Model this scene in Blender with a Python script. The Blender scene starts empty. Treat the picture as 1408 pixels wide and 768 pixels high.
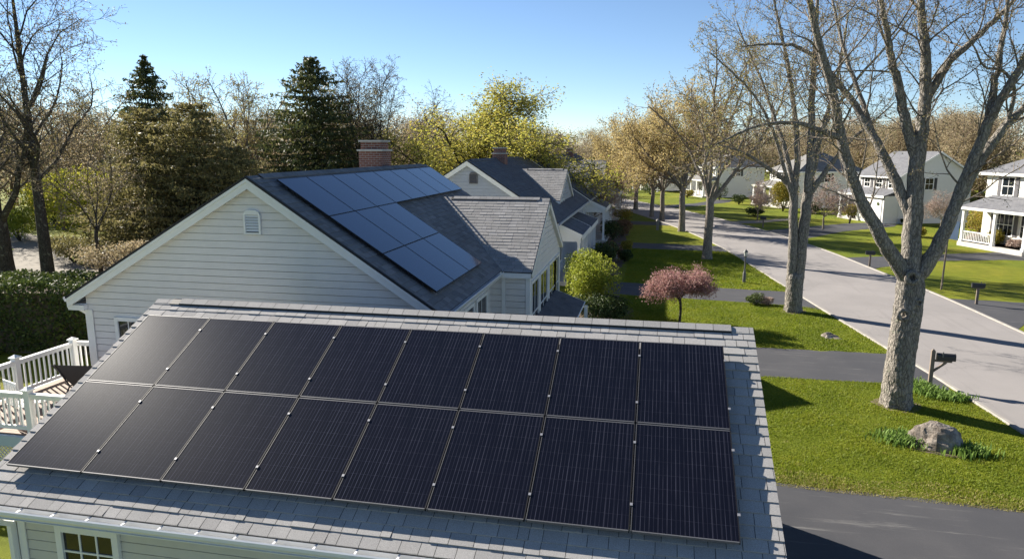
import bpy, math, random, zlib
import numpy as np
from mathutils import Vector, Matrix
R = math.radians
random.seed(7); np.random.seed(7)
scn = bpy.context.scene
col = scn.collection

# ------------------------------------------------------------------ camera
cam_d = bpy.data.cameras.new('camera'); cam = bpy.data.objects.new('camera', cam_d); col.objects.link(cam)
cam_d.sensor_width = 36; cam_d.lens = 953.9 / 1408 * 36
cam_d.clip_start = .1; cam_d.clip_end = 6000
cam.location = (0, 0, 6.9); cam.rotation_euler = (R(90 - 10.626), 0, R(11.628))
scn.camera = cam
# ------------------------------------------------------------------ light
SUN_AZ, SUN_EL = 300.0, 29.0            # where the sun stands (clockwise from +Y), degrees
w = bpy.data.worlds.new('World'); scn.world = w; w.use_nodes = True
nt = w.node_tree; nt.nodes.clear()
sky = nt.nodes.new('ShaderNodeTexSky'); sky.sky_type = 'NISHITA'; sky.sun_disc = False
sky.sun_elevation = R(SUN_EL); sky.sun_rotation = R(SUN_AZ); sky.altitude = 0
sky.air_density = .72; sky.dust_density = 0; sky.ozone_density = 3.0
bg = nt.nodes.new('ShaderNodeBackground'); bg.inputs[1].default_value = .056
wo = nt.nodes.new('ShaderNodeOutputWorld')
nt.links.new(sky.outputs[0], bg.inputs[0]); nt.links.new(bg.outputs[0], wo.inputs[0])
sd = bpy.data.lights.new('sun', 'SUN'); sd.energy = 5.0; sd.angle = R(.5); sd.color = (1, .93, .82)
sun = bpy.data.objects.new('sun', sd); col.objects.link(sun)
_a = R(SUN_AZ); _e = R(SUN_EL)
sdir = Vector((math.sin(_a) * math.cos(_e), math.cos(_a) * math.cos(_e), math.sin(_e)))
sun.rotation_euler = sdir.to_track_quat('Z', 'Y').to_euler(); sun.location = sdir * 60
scn.view_settings.view_transform = 'Standard'; scn.view_settings.look = 'None'
scn.view_settings.exposure = 1.42; scn.view_settings.gamma = 1; scn.view_settings.use_curve_mapping = False
scn.render.engine = 'CYCLES'
scn.cycles.max_bounces = 6; scn.cycles.transparent_max_bounces = 4; scn.cycles.diffuse_bounces = 3
scn.cycles.glossy_bounces = 3; scn.cycles.transmission_bounces = 3

# ------------------------------------------------------------------ materials
M = {}
class NT:
    def __init__(s, name, rough=.8, metal=0., spec=.5):
        m = bpy.data.materials.new(name); m.use_nodes = True; s.m = m; s.t = m.node_tree
        s.b = s.t.nodes['Principled BSDF']; s.out = s.t.nodes['Material Output']
        s.b.inputs['Roughness'].default_value = rough; s.b.inputs['Metallic'].default_value = metal
        s.b.inputs['Specular IOR Level'].default_value = spec
        M[name] = m
    def n(s, ty, **kw):
        x = s.t.nodes.new(ty)
        for k, v in kw.items():
            if k.startswith('_'): setattr(x, k[1:], v)
            else: x.inputs[k.replace('__', ' ')].default_value = v
        return x
    def l(s, a, b): s.t.links.new(a, b)
    def coord(s, kind='Object', scale=None):
        tc = s.n('ShaderNodeTexCoord'); o = tc.outputs[kind]
        if scale is not None:
            mp = s.n('ShaderNodeMapping'); mp.inputs['Scale'].default_value = scale
            s.l(o, mp.inputs[0]); o = mp.outputs[0]
        return o
    def noise(s, co, scale, detail=4, rough=.6):
        x = s.n('ShaderNodeTexNoise', Scale=scale, Detail=detail, Roughness=rough); s.l(co, x.inputs['Vector']); return x.outputs['Fac']
    def ramp(s, fac, stops):
        r = s.n('ShaderNodeValToRGB'); e = r.color_ramp.elements
        while len(e) < len(stops): e.new(.5)
        for i, (p, c) in enumerate(stops): e[i].position = p; e[i].color = (*c, 1)
        s.l(fac, r.inputs[0]); return r.outputs[0]
    def mix(s, fac, a, b, mode='MIX'):
        x = s.n('ShaderNodeMix', _data_type='RGBA', _blend_type=mode)
        for v, i in ((fac, 0), (a, 6), (b, 7)):
            if hasattr(v, 'is_output'): s.l(v, x.inputs[i])
            else: x.inputs[i].default_value = v if i == 0 else (*v, 1)
        return x.outputs[2]
    def math(s, op, a, b=None, clamp=False):
        x = s.n('ShaderNodeMath', _operation=op, _use_clamp=clamp)
        for v, i in ((a, 0), (b, 1)):
            if v is None: continue
            if hasattr(v, 'is_output'): s.l(v, x.inputs[i])
            else: x.inputs[i].default_value = v
        return x.outputs[0]
    def bump(s, h, strength=.3, dist=.02):
        x = s.n('ShaderNodeBump', Strength=strength, Distance=dist); s.l(h, x.inputs['Height']); s.l(x.outputs[0], s.b.inputs['Normal'])
    def color(s, c):
        if hasattr(c, 'is_output'): s.l(c, s.b.inputs['Base Color'])
        else: s.b.inputs['Base Color'].default_value = (*c, 1)
    def island(s): return s.n('ShaderNodeNewGeometry').outputs['Random Per Island']

def lerp(a, b, t): return tuple(x + (y - x) * t for x, y in zip(a, b))
def painted(name, c, rough=.55, var=.12, scale=3.):
    k = NT(name, rough); co = k.coord()
    n1 = k.noise(co, scale, 6, .65); n2 = k.noise(k.coord('Object', (1, 1, .12)), 14, 3)
    d = tuple(x * (1 - var) for x in c); q = tuple(x * (1 - var * 1.4) for x in c)
    c1 = k.ramp(n1, [(.35, d), (.65, c)]); k.color(k.mix(k.math('MULTIPLY', n2, .35), c1, q)); return k
def plain(name, c, rough=.6, metal=0., spec=.5): k = NT(name, rough, metal, spec); k.color(c); return k
def foliage(name, cols, trans=.3, rough=.6):
    k = NT(name, rough, 0, .25); isl = k.island()
    stops = [(i / (len(cols) - 1), c) for i, c in enumerate(cols)]
    c = k.ramp(isl, stops)
    k.color(c)
    t = k.n('ShaderNodeBsdfTranslucent'); k.l(c, t.inputs[0])
    mx = k.n('ShaderNodeMixShader'); mx.inputs[0].default_value = trans
    k.l(k.b.outputs[0], mx.inputs[1]); k.l(t.outputs[0], mx.inputs[2]); k.l(mx.outputs[0], k.out.inputs[0]); return k
def bark(name, a, b, sc=1., bump=.8):
    k = NT(name, .9, 0, .2)
    co = k.coord('Object', (1, 1, .22)); n1 = k.noise(co, 16 * sc, 6, .7); n2 = k.noise(k.coord(), 2.2 * sc, 4)
    lich = k.noise(k.coord(), 5.5 * sc, 3)
    c = k.mix(n2, k.ramp(n1, [(.36, a), (.62, b)]), tuple(x * .8 for x in b))
    v = k.n('ShaderNodeTexVoronoi', Scale=15 * sc, _feature='DISTANCE_TO_EDGE'); wv = k.n('ShaderNodeVectorMath', _operation='MULTIPLY_ADD'); nz = k.n('ShaderNodeTexNoise', Scale=6., Detail=3.); k.l(k.coord(), nz.inputs['Vector'])
    k.l(nz.outputs['Color'], wv.inputs[0]); wv.inputs[1].default_value = (.12, .12, .12); k.l(k.coord('Object', (1, 1, .32)), wv.inputs[2]); k.l(wv.outputs[0], v.inputs['Vector'])
    c = k.mix(k.ramp(v.outputs[0], [(.0, (.75, .75, .75)), (.16, (0, 0, 0))]), c, tuple(x * .55 for x in a))
    c = k.mix(k.ramp(lich, [(.58, (0, 0, 0)), (.68, (.6, .6, .6))]), c, (.25, .25, .19))
    k.color(c)
    k.bump(k.math('ADD', n1, k.math('MULTIPLY', v.outputs[0], 1.2)), bump, .05); return k
def shingle(name, cols, sc=1.):
    k = NT(name, .92, 0, .2); isl = k.island()
    c = k.ramp(isl, [(i / (len(cols) - 1), x) for i, x in enumerate(cols)])
    g = k.noise(k.coord(), 95 * sc, 4, .9); st = k.noise(k.coord('Object', (1, .25, .25)), 2.5, 5)
    c = k.mix(.75, c, k.ramp(g, [(.32, (.42, .42, .43)), (.68, (1.12, 1.12, 1.12))]), 'MULTIPLY')
    c = k.mix(.5, c, k.ramp(st, [(.3, (.72, .72, .72)), (.7, (1, 1, 1))]), 'MULTIPLY')
    k.color(c); k.bump(g, .5, .004); return k
def brickroof(name, a, b):
    k = NT(name, .92, 0, .2); br = k.n('ShaderNodeTexBrick', Scale=1.0, Mortar__Size=.006)
    br.inputs['Brick Width'].default_value = .3; br.inputs['Row Height'].default_value = .17
    br.inputs['Color1'].default_value = (*a, 1); br.inputs['Color2'].default_value = (*b, 1); br.inputs['Mortar'].default_value = (*[x * .6 for x in a], 1)
    tc = k.coord('UV'); k.l(tc, br.inputs['Vector'])
    n = k.noise(k.coord(), 1.5, 4)
    k.color(k.mix(.6, br.outputs[0], k.ramp(n, [(.3, (.7, .7, .7)), (.7, (1, 1, 1))]), 'MULTIPLY')); return k

foliage('spring_leaf', [(0.25, 0.213, 0.0625), (0.375, 0.275, 0.112), (0.213, 0.237, 0.0625), (0.413, 0.312, 0.163)], 0.4)
foliage('bud_leaf', [(0.156, 0.132, 0.06), (0.264, 0.204, 0.096), (0.168, 0.18, 0.06), (0.336, 0.24, 0.156)], 0.35)
foliage('amber_leaf', [(.42, .32, .13), (.5, .38, .17), (.38, .33, .13), (.52, .41, .22)], .45)
foliage('yellow_leaf', [(.38, .36, .07), (.48, .43, .09), (.31, .33, .06), (.50, .39, .09)], .5)
foliage('wood_leaf', [(.33, .26, .16), (.40, .32, .2), (.30, .26, .15), (.36, .29, .19)], .42)
foliage('needle', [(.08, .09, .028), (.12, .125, .04), (.06, .075, .028), (.045, .06, .03)], .3)
foliage('fresh_leaf', [(.38, .38, .04), (.48, .46, .06), (.3, .33, .04), (.5, .42, .07)], .55)
foliage('needle_brown', [(.16, .15, .055), (.22, .195, .075), (.26, .22, .10), (.13, .13, .05)], .4)
foliage('hedge_leaf', [(0.0375, 0.06, 0.018), (0.075, 0.105, 0.027), (0.12, 0.15, 0.03), (0.045, 0.0675, 0.018)], 0.25)
foliage('dark_leaf', [(0.028, 0.049, 0.0168), (0.056, 0.084, 0.0224), (0.077, 0.105, 0.028)], 0.2)
foliage('lime_leaf', [(.24, .28, .03), (.34, .37, .045), (.17, .22, .028), (.40, .40, .06)], .35)
foliage('pink_leaf', [(.36, .17, .17), (.44, .24, .23), (.28, .14, .12), (.46, .29, .26), (.33, .22, .13)], .35)
foliage('rosy_leaf', [(.38, .29, .25), (.46, .36, .31), (.30, .22, .18)], .35)
foliage('gold_leaf', [(0.364, 0.286, 0.039), (0.26, 0.234, 0.039), (0.182, 0.182, 0.0325), (0.455, 0.312, 0.052)], 0.3)
foliage('russet_leaf', [(.16, .08, .05), (.22, .12, .07), (.12, .08, .04)], .2)
foliage('bulb_leaf', [(0.13, 0.221, 0.039), (0.208, 0.312, 0.065), (0.091, 0.156, 0.0325)], 0.35)
k = foliage('grass_blade', [(.19, .235, .022), (.225, .265, .026), (.17, .22, .02), (.27, .275, .035)], .45)
_c = k.b.inputs['Base Color'].links[0].from_socket; _n = k.noise(k.coord(), .55, 5, .65); _m = k.noise(k.coord(), 3.2, 3, .6)
_x = k.mix(.85, _c, k.ramp(_n, [(.32, (.60, .70, .6)), (.5, (.93, .97, .9)), (.68, (1.15, 1.06, 1.0))]), 'MULTIPLY'); _x = k.mix(k.ramp(_m, [(.62, (0, 0, 0)), (.74, (.55, .55, .55))]), _x, (.33, .27, .10))
for _l in [l for l in k.t.links if l.from_socket == _c and l.to_node.type in ('BSDF_PRINCIPLED', 'BSDF_TRANSLUCENT')]:
    _to = _l.to_socket; k.t.links.remove(_l); k.l(_x, _to)
foliage('dry_blade', [(.36, .30, .12), (.28, .27, .07), (.42, .35, .17)], .4)
bark('bark_near', (.10, .09, .078), (.40, .36, .31), 1., 1.)
bark('bark_mid', (.14, .12, .1), (.36, .31, .25), .8)
bark('bark_dark', (.035, .03, .026), (.10, .085, .07), .8)
bark('twig_dark', (.07, .058, .05), (.15, .125, .105), .5, .2)
bark('twig_tan', (.21, .155, .105), (.33, .25, .175), .5, 0.2)
bark('twig_grey', (.14, .12, .1), (.27, .225, .18), .5, 0.2)
shingle('shingle_grey', [(.40, .386, .37), (.455, .44, .42), (.425, .41, .392), (.49, .472, .45), (.365, .352, .337)])
shingle('shingle_dark', [(.17, .175, .185), (.25, .255, .265), (.20, .205, .21), (.29, .29, .30)])
shingle('shingle_warm', [(.30, .295, .285), (.38, .37, .355), (.33, .32, .31), (.42, .41, .4)])
shingle('shingle_slate', [(.12, .125, .14), (.17, .175, .19), (.145, .15, .165)])
plain('roof_deck', (.03, .03, .032), .95)
plain('vent_black', (.012, .012, .013), .7)
brickroof('roof_far_grey', (.15, .152, .165), (.19, .19, .20)); brickroof('roof_far_warm', (.20, .195, .185), (.25, .24, .225))
painted('siding_pale', (.74, .715, .69), .5, .08); painted('siding_white', (.78, .77, .73), .5, .06)
painted('siding_garage', (.60, .585, .54), .5, .08); painted('siding_blue', (.40, .43, .485), .55, .08)
painted('siding_cream', (.80, .77, .69), .5, .05)
painted('trim_white', (.82, .82, .80), .4, .06); painted('trim_far', (.84, .83, .80), .5, .05)
painted('gutter_metal', (.62, .64, .66), .35, .12)
painted('shutter_black', (.035, .04, .05), .5, .1); painted('shutter_grey', (.12, .115, .12), .5, .1)
painted('door_white', (.82, .81, .79), .4, .04); painted('column_white', (.82, .82, .81), .45, .05)
painted('post_wood', (.24, .19, .15), .85, .3, 8); painted('box_black', (.03, .03, .032), .45, .2); painted('deck_wood', (.30, .20, .135), .75, .3, 5)
painted('box_grey', (.2, .19, .18), .6, .2); painted('cloth_dark', (.035, .035, .04), .9, .2); painted('flag_cloth', (.55, .63, .78), .8, .1)
painted('lamp_metal', (.10, .10, .10), .5, .2); painted('path_gravel', (.25, .22, .175), .95, .3, 1.2)
painted('skirt_blue', (.42, .52, .58), .5, .05)
plain('glass_dark', (.012, .016, .02), .06, 0, .6)
plain('clamp_silver', (.30, .30, .32), .5, .2)
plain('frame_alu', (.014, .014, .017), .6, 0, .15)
plain('frame_edge_lit', (.13, .13, .14), .5, .1, .3)  # paler frame tone: the sunlit edge highlight put into the colour
plain('frame_black', (.018, .02, .026), .35, .3)
plain('lamp_glass', (.5, .5, .46), .2)
# rail of solar glass: black cells with silvery finger lines
def solar(name, base, line, pitch, row, rough, amt):
    k = NT(name, rough, 0, .27); co = k.coord(); sp = k.n('ShaderNodeSeparateXYZ'); k.l(co, sp.inputs[0])
    def lines(o, p, wd):
        f = k.math('FRACT', k.math('DIVIDE', o, p)); return k.math('LESS_THAN', f, wd / p)
    a = lines(sp.outputs[0], pitch, .006); b = lines(sp.outputs[1], row, .004); c = lines(sp.outputs[0], pitch * 2.02, .006)
    brk = k.ramp(k.noise(k.coord('Object', (9, .8, 1)), 1.6, 3, .7), [(.38, (.25, .25, .25)), (.6, (1, 1, 1))])
    f = k.math('ADD', k.math('MULTIPLY', a, .55 * amt), k.math('ADD', k.math('MULTIPLY', b, .3 * amt), k.math('MULTIPLY', c, .3 * amt)), True)
    f = k.math('MULTIPLY', f, brk)
    n = k.noise(k.coord(), 1.4, 3)
    k.color(k.mix(f, k.mix(n, base, tuple(x * 1.5 for x in base)), line))
    dust = k.noise(k.coord(), 60, 3, .7)
    k.l(k.math('ADD', k.math('MULTIPLY', dust, .03), rough), k.b.inputs['Roughness'])
    return k
solar('cell_black', (.004, .0045, .009), (.085, .085, .115), .044, .182, .18, .8)
k = NT('cell_blue', .09, 0, .5); n = k.noise(k.coord(), 2.2, 3); k.color(k.mix(n, (.006, .026, .08), (.009, .034, .10)))
k.b.inputs['Coat Weight'].default_value = .1; k.b.inputs['Coat Roughness'].default_value = .05
# ground
k = NT('lawn', .95, 0, .15); co = k.coord()
a = k.noise(co, .12, 5, .6); b = k.noise(co, 1.1, 6, .7); c = k.noise(co, 38, 4, .8)
cc = k.ramp(a, [(.3, (.11, .155, .014)), (.5, (.17, .20, .016)), (.7, (.25, .235, .028))])
cc = k.mix(.8, cc, k.ramp(b, [(.28, (.62, .66, .5)), (.5, (.95, .95, .9)), (.72, (1.3, 1.18, 1.05))]), 'MULTIPLY')
cc = k.mix(.8, cc, k.ramp(c, [(.3, (.5, .52, .45)), (.7, (1.35, 1.3, 1.2))]), 'MULTIPLY')
k.color(cc); k.bump(c, .9, .05)
k = NT('asphalt_pale', .93, 0, .2); co = k.coord()
a = k.noise(co, .35, 5, .6); b = k.noise(co, 70, 3, .9); s = k.noise(k.coord('Object', (2.6, .10, 1)), 1.2, 4)
cc = k.ramp(a, [(.3, (.235, .22, .212)), (.7, (.29, .27, .259))]); cc = k.mix(.5, cc, k.ramp(b, [(.3, (.7, .7, .7)), (.7, (1.2, 1.2, 1.2))]), 'MULTIPLY')
cc = k.mix(k.ramp(s, [(.56, (0, 0, 0)), (.7, (.4, .4, .4))]), cc, (.20, .185, .18))
v = k.n('ShaderNodeTexVoronoi', Scale=.22, _feature='DISTANCE_TO_EDGE'); wv = k.n('ShaderNodeVectorMath', _operation='ADD'); nn = k.n('ShaderNodeTexNoise', Scale=1.2, Detail=4.); k.l(co, nn.inputs['Vector'])
k.l(co, wv.inputs[0]); k.l(nn.outputs['Color'], wv.inputs[1]); k.l(wv.outputs[0], v.inputs['Vector'])
cc = k.mix(k.ramp(v.outputs[0], [(.0, (.22, .22, .22)), (.008, (0, 0, 0))]), cc, (.11, .10, .10))
k.color(cc); k.bump(b, .3, .006)
k = NT('asphalt_dark', .8, 0, .35); co = k.coord()
a = k.noise(co, .5, 5, .6); b = k.noise(co, 60, 3, .9); s = k.noise(k.coord('Object', (.25, 3.2, 1)), 1.4, 6, .75); s2 = k.noise(co, .7, 2)
cc = k.ramp(a, [(.3, (.045, .046, .052)), (.7, (.068, .067, .071))]); cc = k.mix(.5, cc, k.ramp(b, [(.3, (.65, .65, .65)), (.7, (1.25, 1.25, 1.25))]), 'MULTIPLY')
cc = k.mix(k.math('MULTIPLY', k.ramp(s, [(.55, (0, 0, 0)), (.68, (.9, .9, .9))]), k.ramp(s2, [(.42, (0, 0, 0)), (.58, (1, 1, 1))])), cc, (.15, .145, .14))
k.color(cc); k.bump(b, .3, .006)
painted('kerb_stone', (.36, .335, .30), .9, .3, 4)
painted('bed_soil', (.12, .085, .06), .95, .4, 8); painted('leaf_litter', (.20, .15, .10), .95, .4, 1.5)
k = NT('rock', .92, 0, .25); co = k.coord(); a = k.noise(co, 2.2, 8, .7); b = k.noise(co, 14, 6, .8)
cc = k.ramp(a, [(.35, (.10, .08, .065)), (.48, (.24, .205, .175)), (.62, (.40, .365, .32))]); cc = k.mix(.7, cc, k.ramp(b, [(.3, (.5, .5, .5)), (.7, (1.2, 1.2, 1.2))]), 'MULTIPLY')
k.color(cc); k.bump(b, .8, .05)
k = NT('brick', .9, 0, .25); br = k.n('ShaderNodeTexBrick', Scale=1., Mortar__Size=.008)
br.inputs['Brick Width'].default_value = .21; br.inputs['Row Height'].default_value = .075
br.inputs['Color1'].default_value = (.14, .055, .045, 1); br.inputs['Color2'].default_value = (.22, .095, .07, 1); br.inputs['Mortar'].default_value = (.3, .27, .25, 1)
k.l(k.coord('UV'), br.inputs['Vector']); k.color(br.outputs[0])
painted('cap_concrete', (.55, .52, .48), .9, .2, 6)

# ------------------------------------------------------------------ mesh helpers
OFF = {}
class MB:
    def __init__(s): s.v = []; s.f = []; s.mi = []; s.chunks = []; s.n = 0; s.sm = []; s.uv = False
    def add(s, V, Fq, mi=0, smooth=False):
        V = np.asarray(V, float).reshape(-1, 3); Fq = np.asarray(Fq, int)
        s.chunks.append((V, Fq + s.n, mi, smooth)); s.n += len(V)
    def quad(s, a, b, c, d, mi=0): s.add([a, b, c, d], [[0, 1, 2, 3]], mi)
    def poly(s, pts, mi=0): s.add(pts, [list(range(len(pts)))], mi)
    def obox(s, O, U, V, N, u0, u1, v0, v1, n0, n1, mi=0):
        O, U, V, N = [np.asarray(x, float) for x in (O, U, V, N)]
        P = [O + U * u + V * v + N * n for n in (n0, n1) for v in (v0, v1) for u in (u0, u1)]
        s.add(P, [[0, 2, 3, 1], [4, 5, 7, 6], [0, 1, 5, 4], [2, 6, 7, 3], [0, 4, 6, 2], [1, 3, 7, 5]], mi)
    def box(s, x0, x1, y0, y1, z0, z1, mi=0): s.obox((0, 0, 0), (1, 0, 0), (0, 1, 0), (0, 0, 1), x0, x1, y0, y1, z0, z1, mi)
    def bar(s, a, b, wd, h, mi=0, up=(0, 0, 1)):
        a = np.asarray(a, float); b = np.asarray(b, float); U = b - a; L = np.linalg.norm(U); U /= L
        S = np.cross(up, U); S /= np.linalg.norm(S); N = np.cross(U, S)
        s.obox(a, U, S, N, 0, L, -wd / 2, wd / 2, -h / 2, h / 2, mi)
    def prism(s, poly, d, mi=0):
        P = np.asarray(poly, float); n = len(P); d = np.asarray(d, float)
        s.add(np.vstack([P, P + d]), [[(i + 1) % n, i, i + n, (i + 1) % n + n] for i in range(n)], mi)
        s.add(P, [list(range(n))], mi); s.add(P + d, [list(range(n))[::-1]], mi)
    def tube(s, pts, rad, n=6, mi=0, cap=True, smooth=True, flute=0):
        P = np.asarray(pts, float); k = len(P); rad = np.broadcast_to(np.asarray(rad, float), (k,))
        T = np.empty_like(P); T[1:-1] = P[2:] - P[:-2]; T[0] = P[1] - P[0]; T[-1] = P[-1] - P[-2]
        T /= np.linalg.norm(T, axis=1)[:, None] + 1e-12
        ref = np.array((.31, .95, .05)) if abs(T[0, 2]) > .7 else np.array((.02, .1, .99))
        A = np.cross(T, ref); A /= np.linalg.norm(A, axis=1)[:, None] + 1e-12; B = np.cross(T, A)
        th = np.arange(n) * 2 * math.pi / n
        V = P[:, None] + rad[:, None, None] * (A[:, None] * np.cos(th)[None, :, None] + B[:, None] * np.sin(th)[None, :, None])
        if flute:                    # buttress roots and uneven girth
            zz = P[:, 2:3]; m_ = 1 + flute * np.exp(-np.maximum(zz, 0) / .22) * np.cos(5 * th + 1)[None] + .03 * np.cos(3 * th[None] + zz * 1.3) + .02 * np.sin(7 * th[None] + zz * 4) + .012 * np.sin(4 * th[None] - zz * 9)
            if n > 40: m_ = m_ + .035 * (np.abs(np.sin(13 * th[None] + 1.1 * np.sin(zz * 4.2 + 3 * th[None]) + .7 * np.sin(zz * 9.1))) - .5) + np.random.normal(size=m_.shape) * .008 + .012 * np.sin(zz * 21 + 5 * np.sin(th[None] * 7))
            V = P[:, None] + (V - P[:, None]) * m_[:, :, None]
        i = np.arange(k - 1)[:, None] * n; j = np.arange(n)[None]; j2 = (j + 1) % n
        F = np.stack([i + j, i + j2, i + n + j2, i + n + j], -1).reshape(-1, 4)
        s.add(V.reshape(-1, 3), F, mi, smooth)
        if cap:
            s.add(V[0], [list(range(n))], mi); s.add(V[-1], [list(range(n))[::-1]], mi)
    def lathe(s, c, prof, n=12, mi=0):
        c = np.asarray(c, float); s.tube([c + (0, 0, z) for r, z in prof], [max(r, 1e-3) for r, z in prof], n, mi)
    def leaves(s, P, size, mi=0, up=0., asp=.6, tri=False):
        P = np.asarray(P, float); N = len(P)
        if N == 0: return
        U = np.random.normal(size=(N, 3)); U[:, 2] += up; U /= np.linalg.norm(U, axis=1)[:, None]
        W = np.random.normal(size=(N, 3)); W = np.cross(U, W); W /= np.linalg.norm(W, axis=1)[:, None] + 1e-9
        sz = (np.asarray(size) * np.random.uniform(.6, 1.35, N))[:, None]
        if tri:
            V = np.stack([P - W * sz * asp * .5, P + W * sz * asp * .5, P + U * sz], 1); s.add(V.reshape(-1, 3), np.arange(N * 3).reshape(N, 3), mi)
        else:
            V = np.stack([P - U * sz * .5, P + W * sz * asp * .5, P + U * sz * .5, P - W * sz * asp * .5], 1); s.add(V.reshape(-1, 3), np.arange(N * 4).reshape(N, 4), mi)
    def build(s, name, mats, parent=None, uvscale=None):
        if not isinstance(mats, (list, tuple)): mats = [mats]
        me = bpy.data.meshes.new(name)
        V = np.vstack([c[0] for c in s.chunks])
        r = parent
        while r is not None and r.parent is not None: r = r.parent
        if r is not None and r.name in OFF: V = V - np.array(OFF[r.name])
        loops = []; cnt = []; mi = []; sm = []
        for _, F, m, smo in s.chunks:
            loops.append(F.ravel()); cnt.append(np.full(len(F), F.shape[1])); mi.append(np.full(len(F), m)); sm.append(np.full(len(F), smo))
        loops = np.concatenate(loops); cnt = np.concatenate(cnt); mi = np.concatenate(mi); sm = np.concatenate(sm)
        me.vertices.add(len(V)); me.vertices.foreach_set('co', V.astype(np.float32).ravel())
        me.loops.add(len(loops)); me.loops.foreach_set('vertex_index', loops.astype(np.int32))
        me.polygons.add(len(cnt)); st = np.concatenate([[0], np.cumsum(cnt)[:-1]])
        me.polygons.foreach_set('loop_start', st.astype(np.int32)); me.polygons.foreach_set('loop_total', cnt.astype(np.int32))
        me.polygons.foreach_set('material_index', mi.astype(np.int32)); me.polygons.foreach_set('use_smooth', sm.astype(bool))
        for m in mats: me.materials.append(M[m])
        me.update(calc_edges=True); me.validate()
        if uvscale:                                   # box-projected UVs in metres
            uv = me.uv_layers.new(name='UVMap')
            for p in me.polygons:
                nrm = p.normal; ax = Vector((0, 0, 1)); u = ax.cross(nrm)
                u = Vector((1, 0, 0)) if u.length < 1e-3 else u.normalized(); vv = nrm.cross(u)
                for li in p.loop_indices:
                    co = me.vertices[me.loops[li].vertex_index].co; uv.data[li].uv = (co.dot(u), co.dot(vv))
        o = bpy.data.objects.new(name, me); col.objects.link(o)
        if parent is not None: o.parent = parent
        return o
def tag(o, label=None, cat=None, group=None, kind=None):
    for k, v in (('label', label), ('category', cat), ('group', group), ('kind', kind)):
        if v: o[k] = v
    return o
def thing(name, label, cat, loc=(0, 0, 0), rz=0, group=None, world=False):
    o = bpy.data.objects.new(name, None); col.objects.link(o); o.location = loc; o.rotation_euler = (0, 0, rz)
    o.empty_display_size = .2
    if world: OFF[o.name] = loc
    return tag(o, label, cat, group)
def kids(o): return [c for c in bpy.data.objects if c.parent == o]
def dup(root, loc=None, rz=None, label=None, scale=None):
    r = root.copy(); col.objects.link(r)
    if loc is not None: r.location = loc
    if rz is not None: r.rotation_euler = (0, 0, rz)
    if scale is not None: r.scale = scale if hasattr(scale, '__len__') else (scale,) * 3
    if label: r['label'] = label
    for ch in kids(root):
        c = ch.copy(); col.objects.link(c); c.parent = r
        for g in kids(ch):
            d = g.copy(); col.objects.link(d); d.parent = c
    return r
def seed(txt, k=0):
    q = (zlib.crc32(txt.encode()) + k) % 100003; random.seed(q); np.random.seed(q)
def V3(*a): return np.array(a, float)

def shingles(mb, O, U, Vd, L, u0, u1, course=.2, tab=.28, th=.012, mi=0, skip=None, jit=.5):
    """rows of wedge shaped tabs on the plane O + u*U + v*Vd; u0(v), u1(v) bound each row"""
    O, U, Vd = [np.asarray(x, float) for x in (O, U, Vd)]; N = np.cross(U, Vd)
    nrow = int(math.ceil(L / course)); VV = []
    for r in range(nrow):
        va = r * course; vb = min(L, va + course * 1.04)
        a0, a1 = u0(va), u1(va); b0, b1 = u0(vb), u1(vb); lo, hi = min(a0, b0), max(a1, b1)
        u = lo - random.random() * tab
        while u < hi:
            wd = tab * random.uniform(1 - jit, 1 + jit * .6); s0 = u + .003; s1 = u + wd - .003; u += wd
            if s1 <= lo or s0 >= hi: continue
            la, ra = max(s0, a0), min(s1, a1); lb, rb = max(s0, b0), min(s1, b1)
            if ra <= la and rb <= lb: continue
            ra = max(ra, la); rb = max(rb, lb); t = th * random.uniform(.75, 1.3); e = .0015
            VV += [O + U * la + Vd * va + N * t, O + U * ra + Vd * va + N * t, O + U * rb + Vd * vb + N * (.003 + e), O + U * lb + Vd * vb + N * (.003 + e),
                   O + U * la + Vd * va, O + U * ra + Vd * va]
    VV = np.array(VV); k = len(VV) // 6; b = (np.arange(k) * 6)[:, None]
    F = np.concatenate([b + np.array([[0, 1, 2, 3]]), b + np.array([[4, 5, 1, 0]])])
    mb.add(VV, F, mi)
def siding(mb, O, U, N, z0, z1, u0, u1, exp=.2, lip=.014, mi=0):
    """lapped boards: O at z=0, U along the wall, N outwards; u0(z), u1(z)"""
    O, U, N = [np.asarray(x, float) for x in (O, U, N)]; Z = V3(0, 0, 1); z = z0
    while z < z1 - 1e-4:
        zb = min(z + exp, z1); g_ = min(.021, exp * .11); zt_ = zb - (g_ if zb < z1 else 0)
        a0, a1, b0, b1 = u0(z), u1(z), u0(zt_), u1(zt_); c0, c1 = u0(zb), u1(zb)
        if a1 > a0:
            b1 = max(b1, b0); c1 = max(c1, c0)
            mb.add([O + U * a0 + Z * z + N * lip, O + U * a1 + Z * z + N * lip, O + U * b1 + Z * zt_ + N * .004, O + U * b0 + Z * zt_ + N * .004, O + U * a0 + Z * z - N * .025, O + U * a1 + Z * z - N * .025,
                    O + U * b0 + Z * zt_ - N * .025, O + U * b1 + Z * zt_ - N * .025, O + U * c1 + Z * zb - N * .025, O + U * c0 + Z * zb - N * .025],
                   [[0, 1, 2, 3], [4, 5, 1, 0], [6, 7, 8, 9], [3, 2, 7, 6]], mi)
        z = zb
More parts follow.
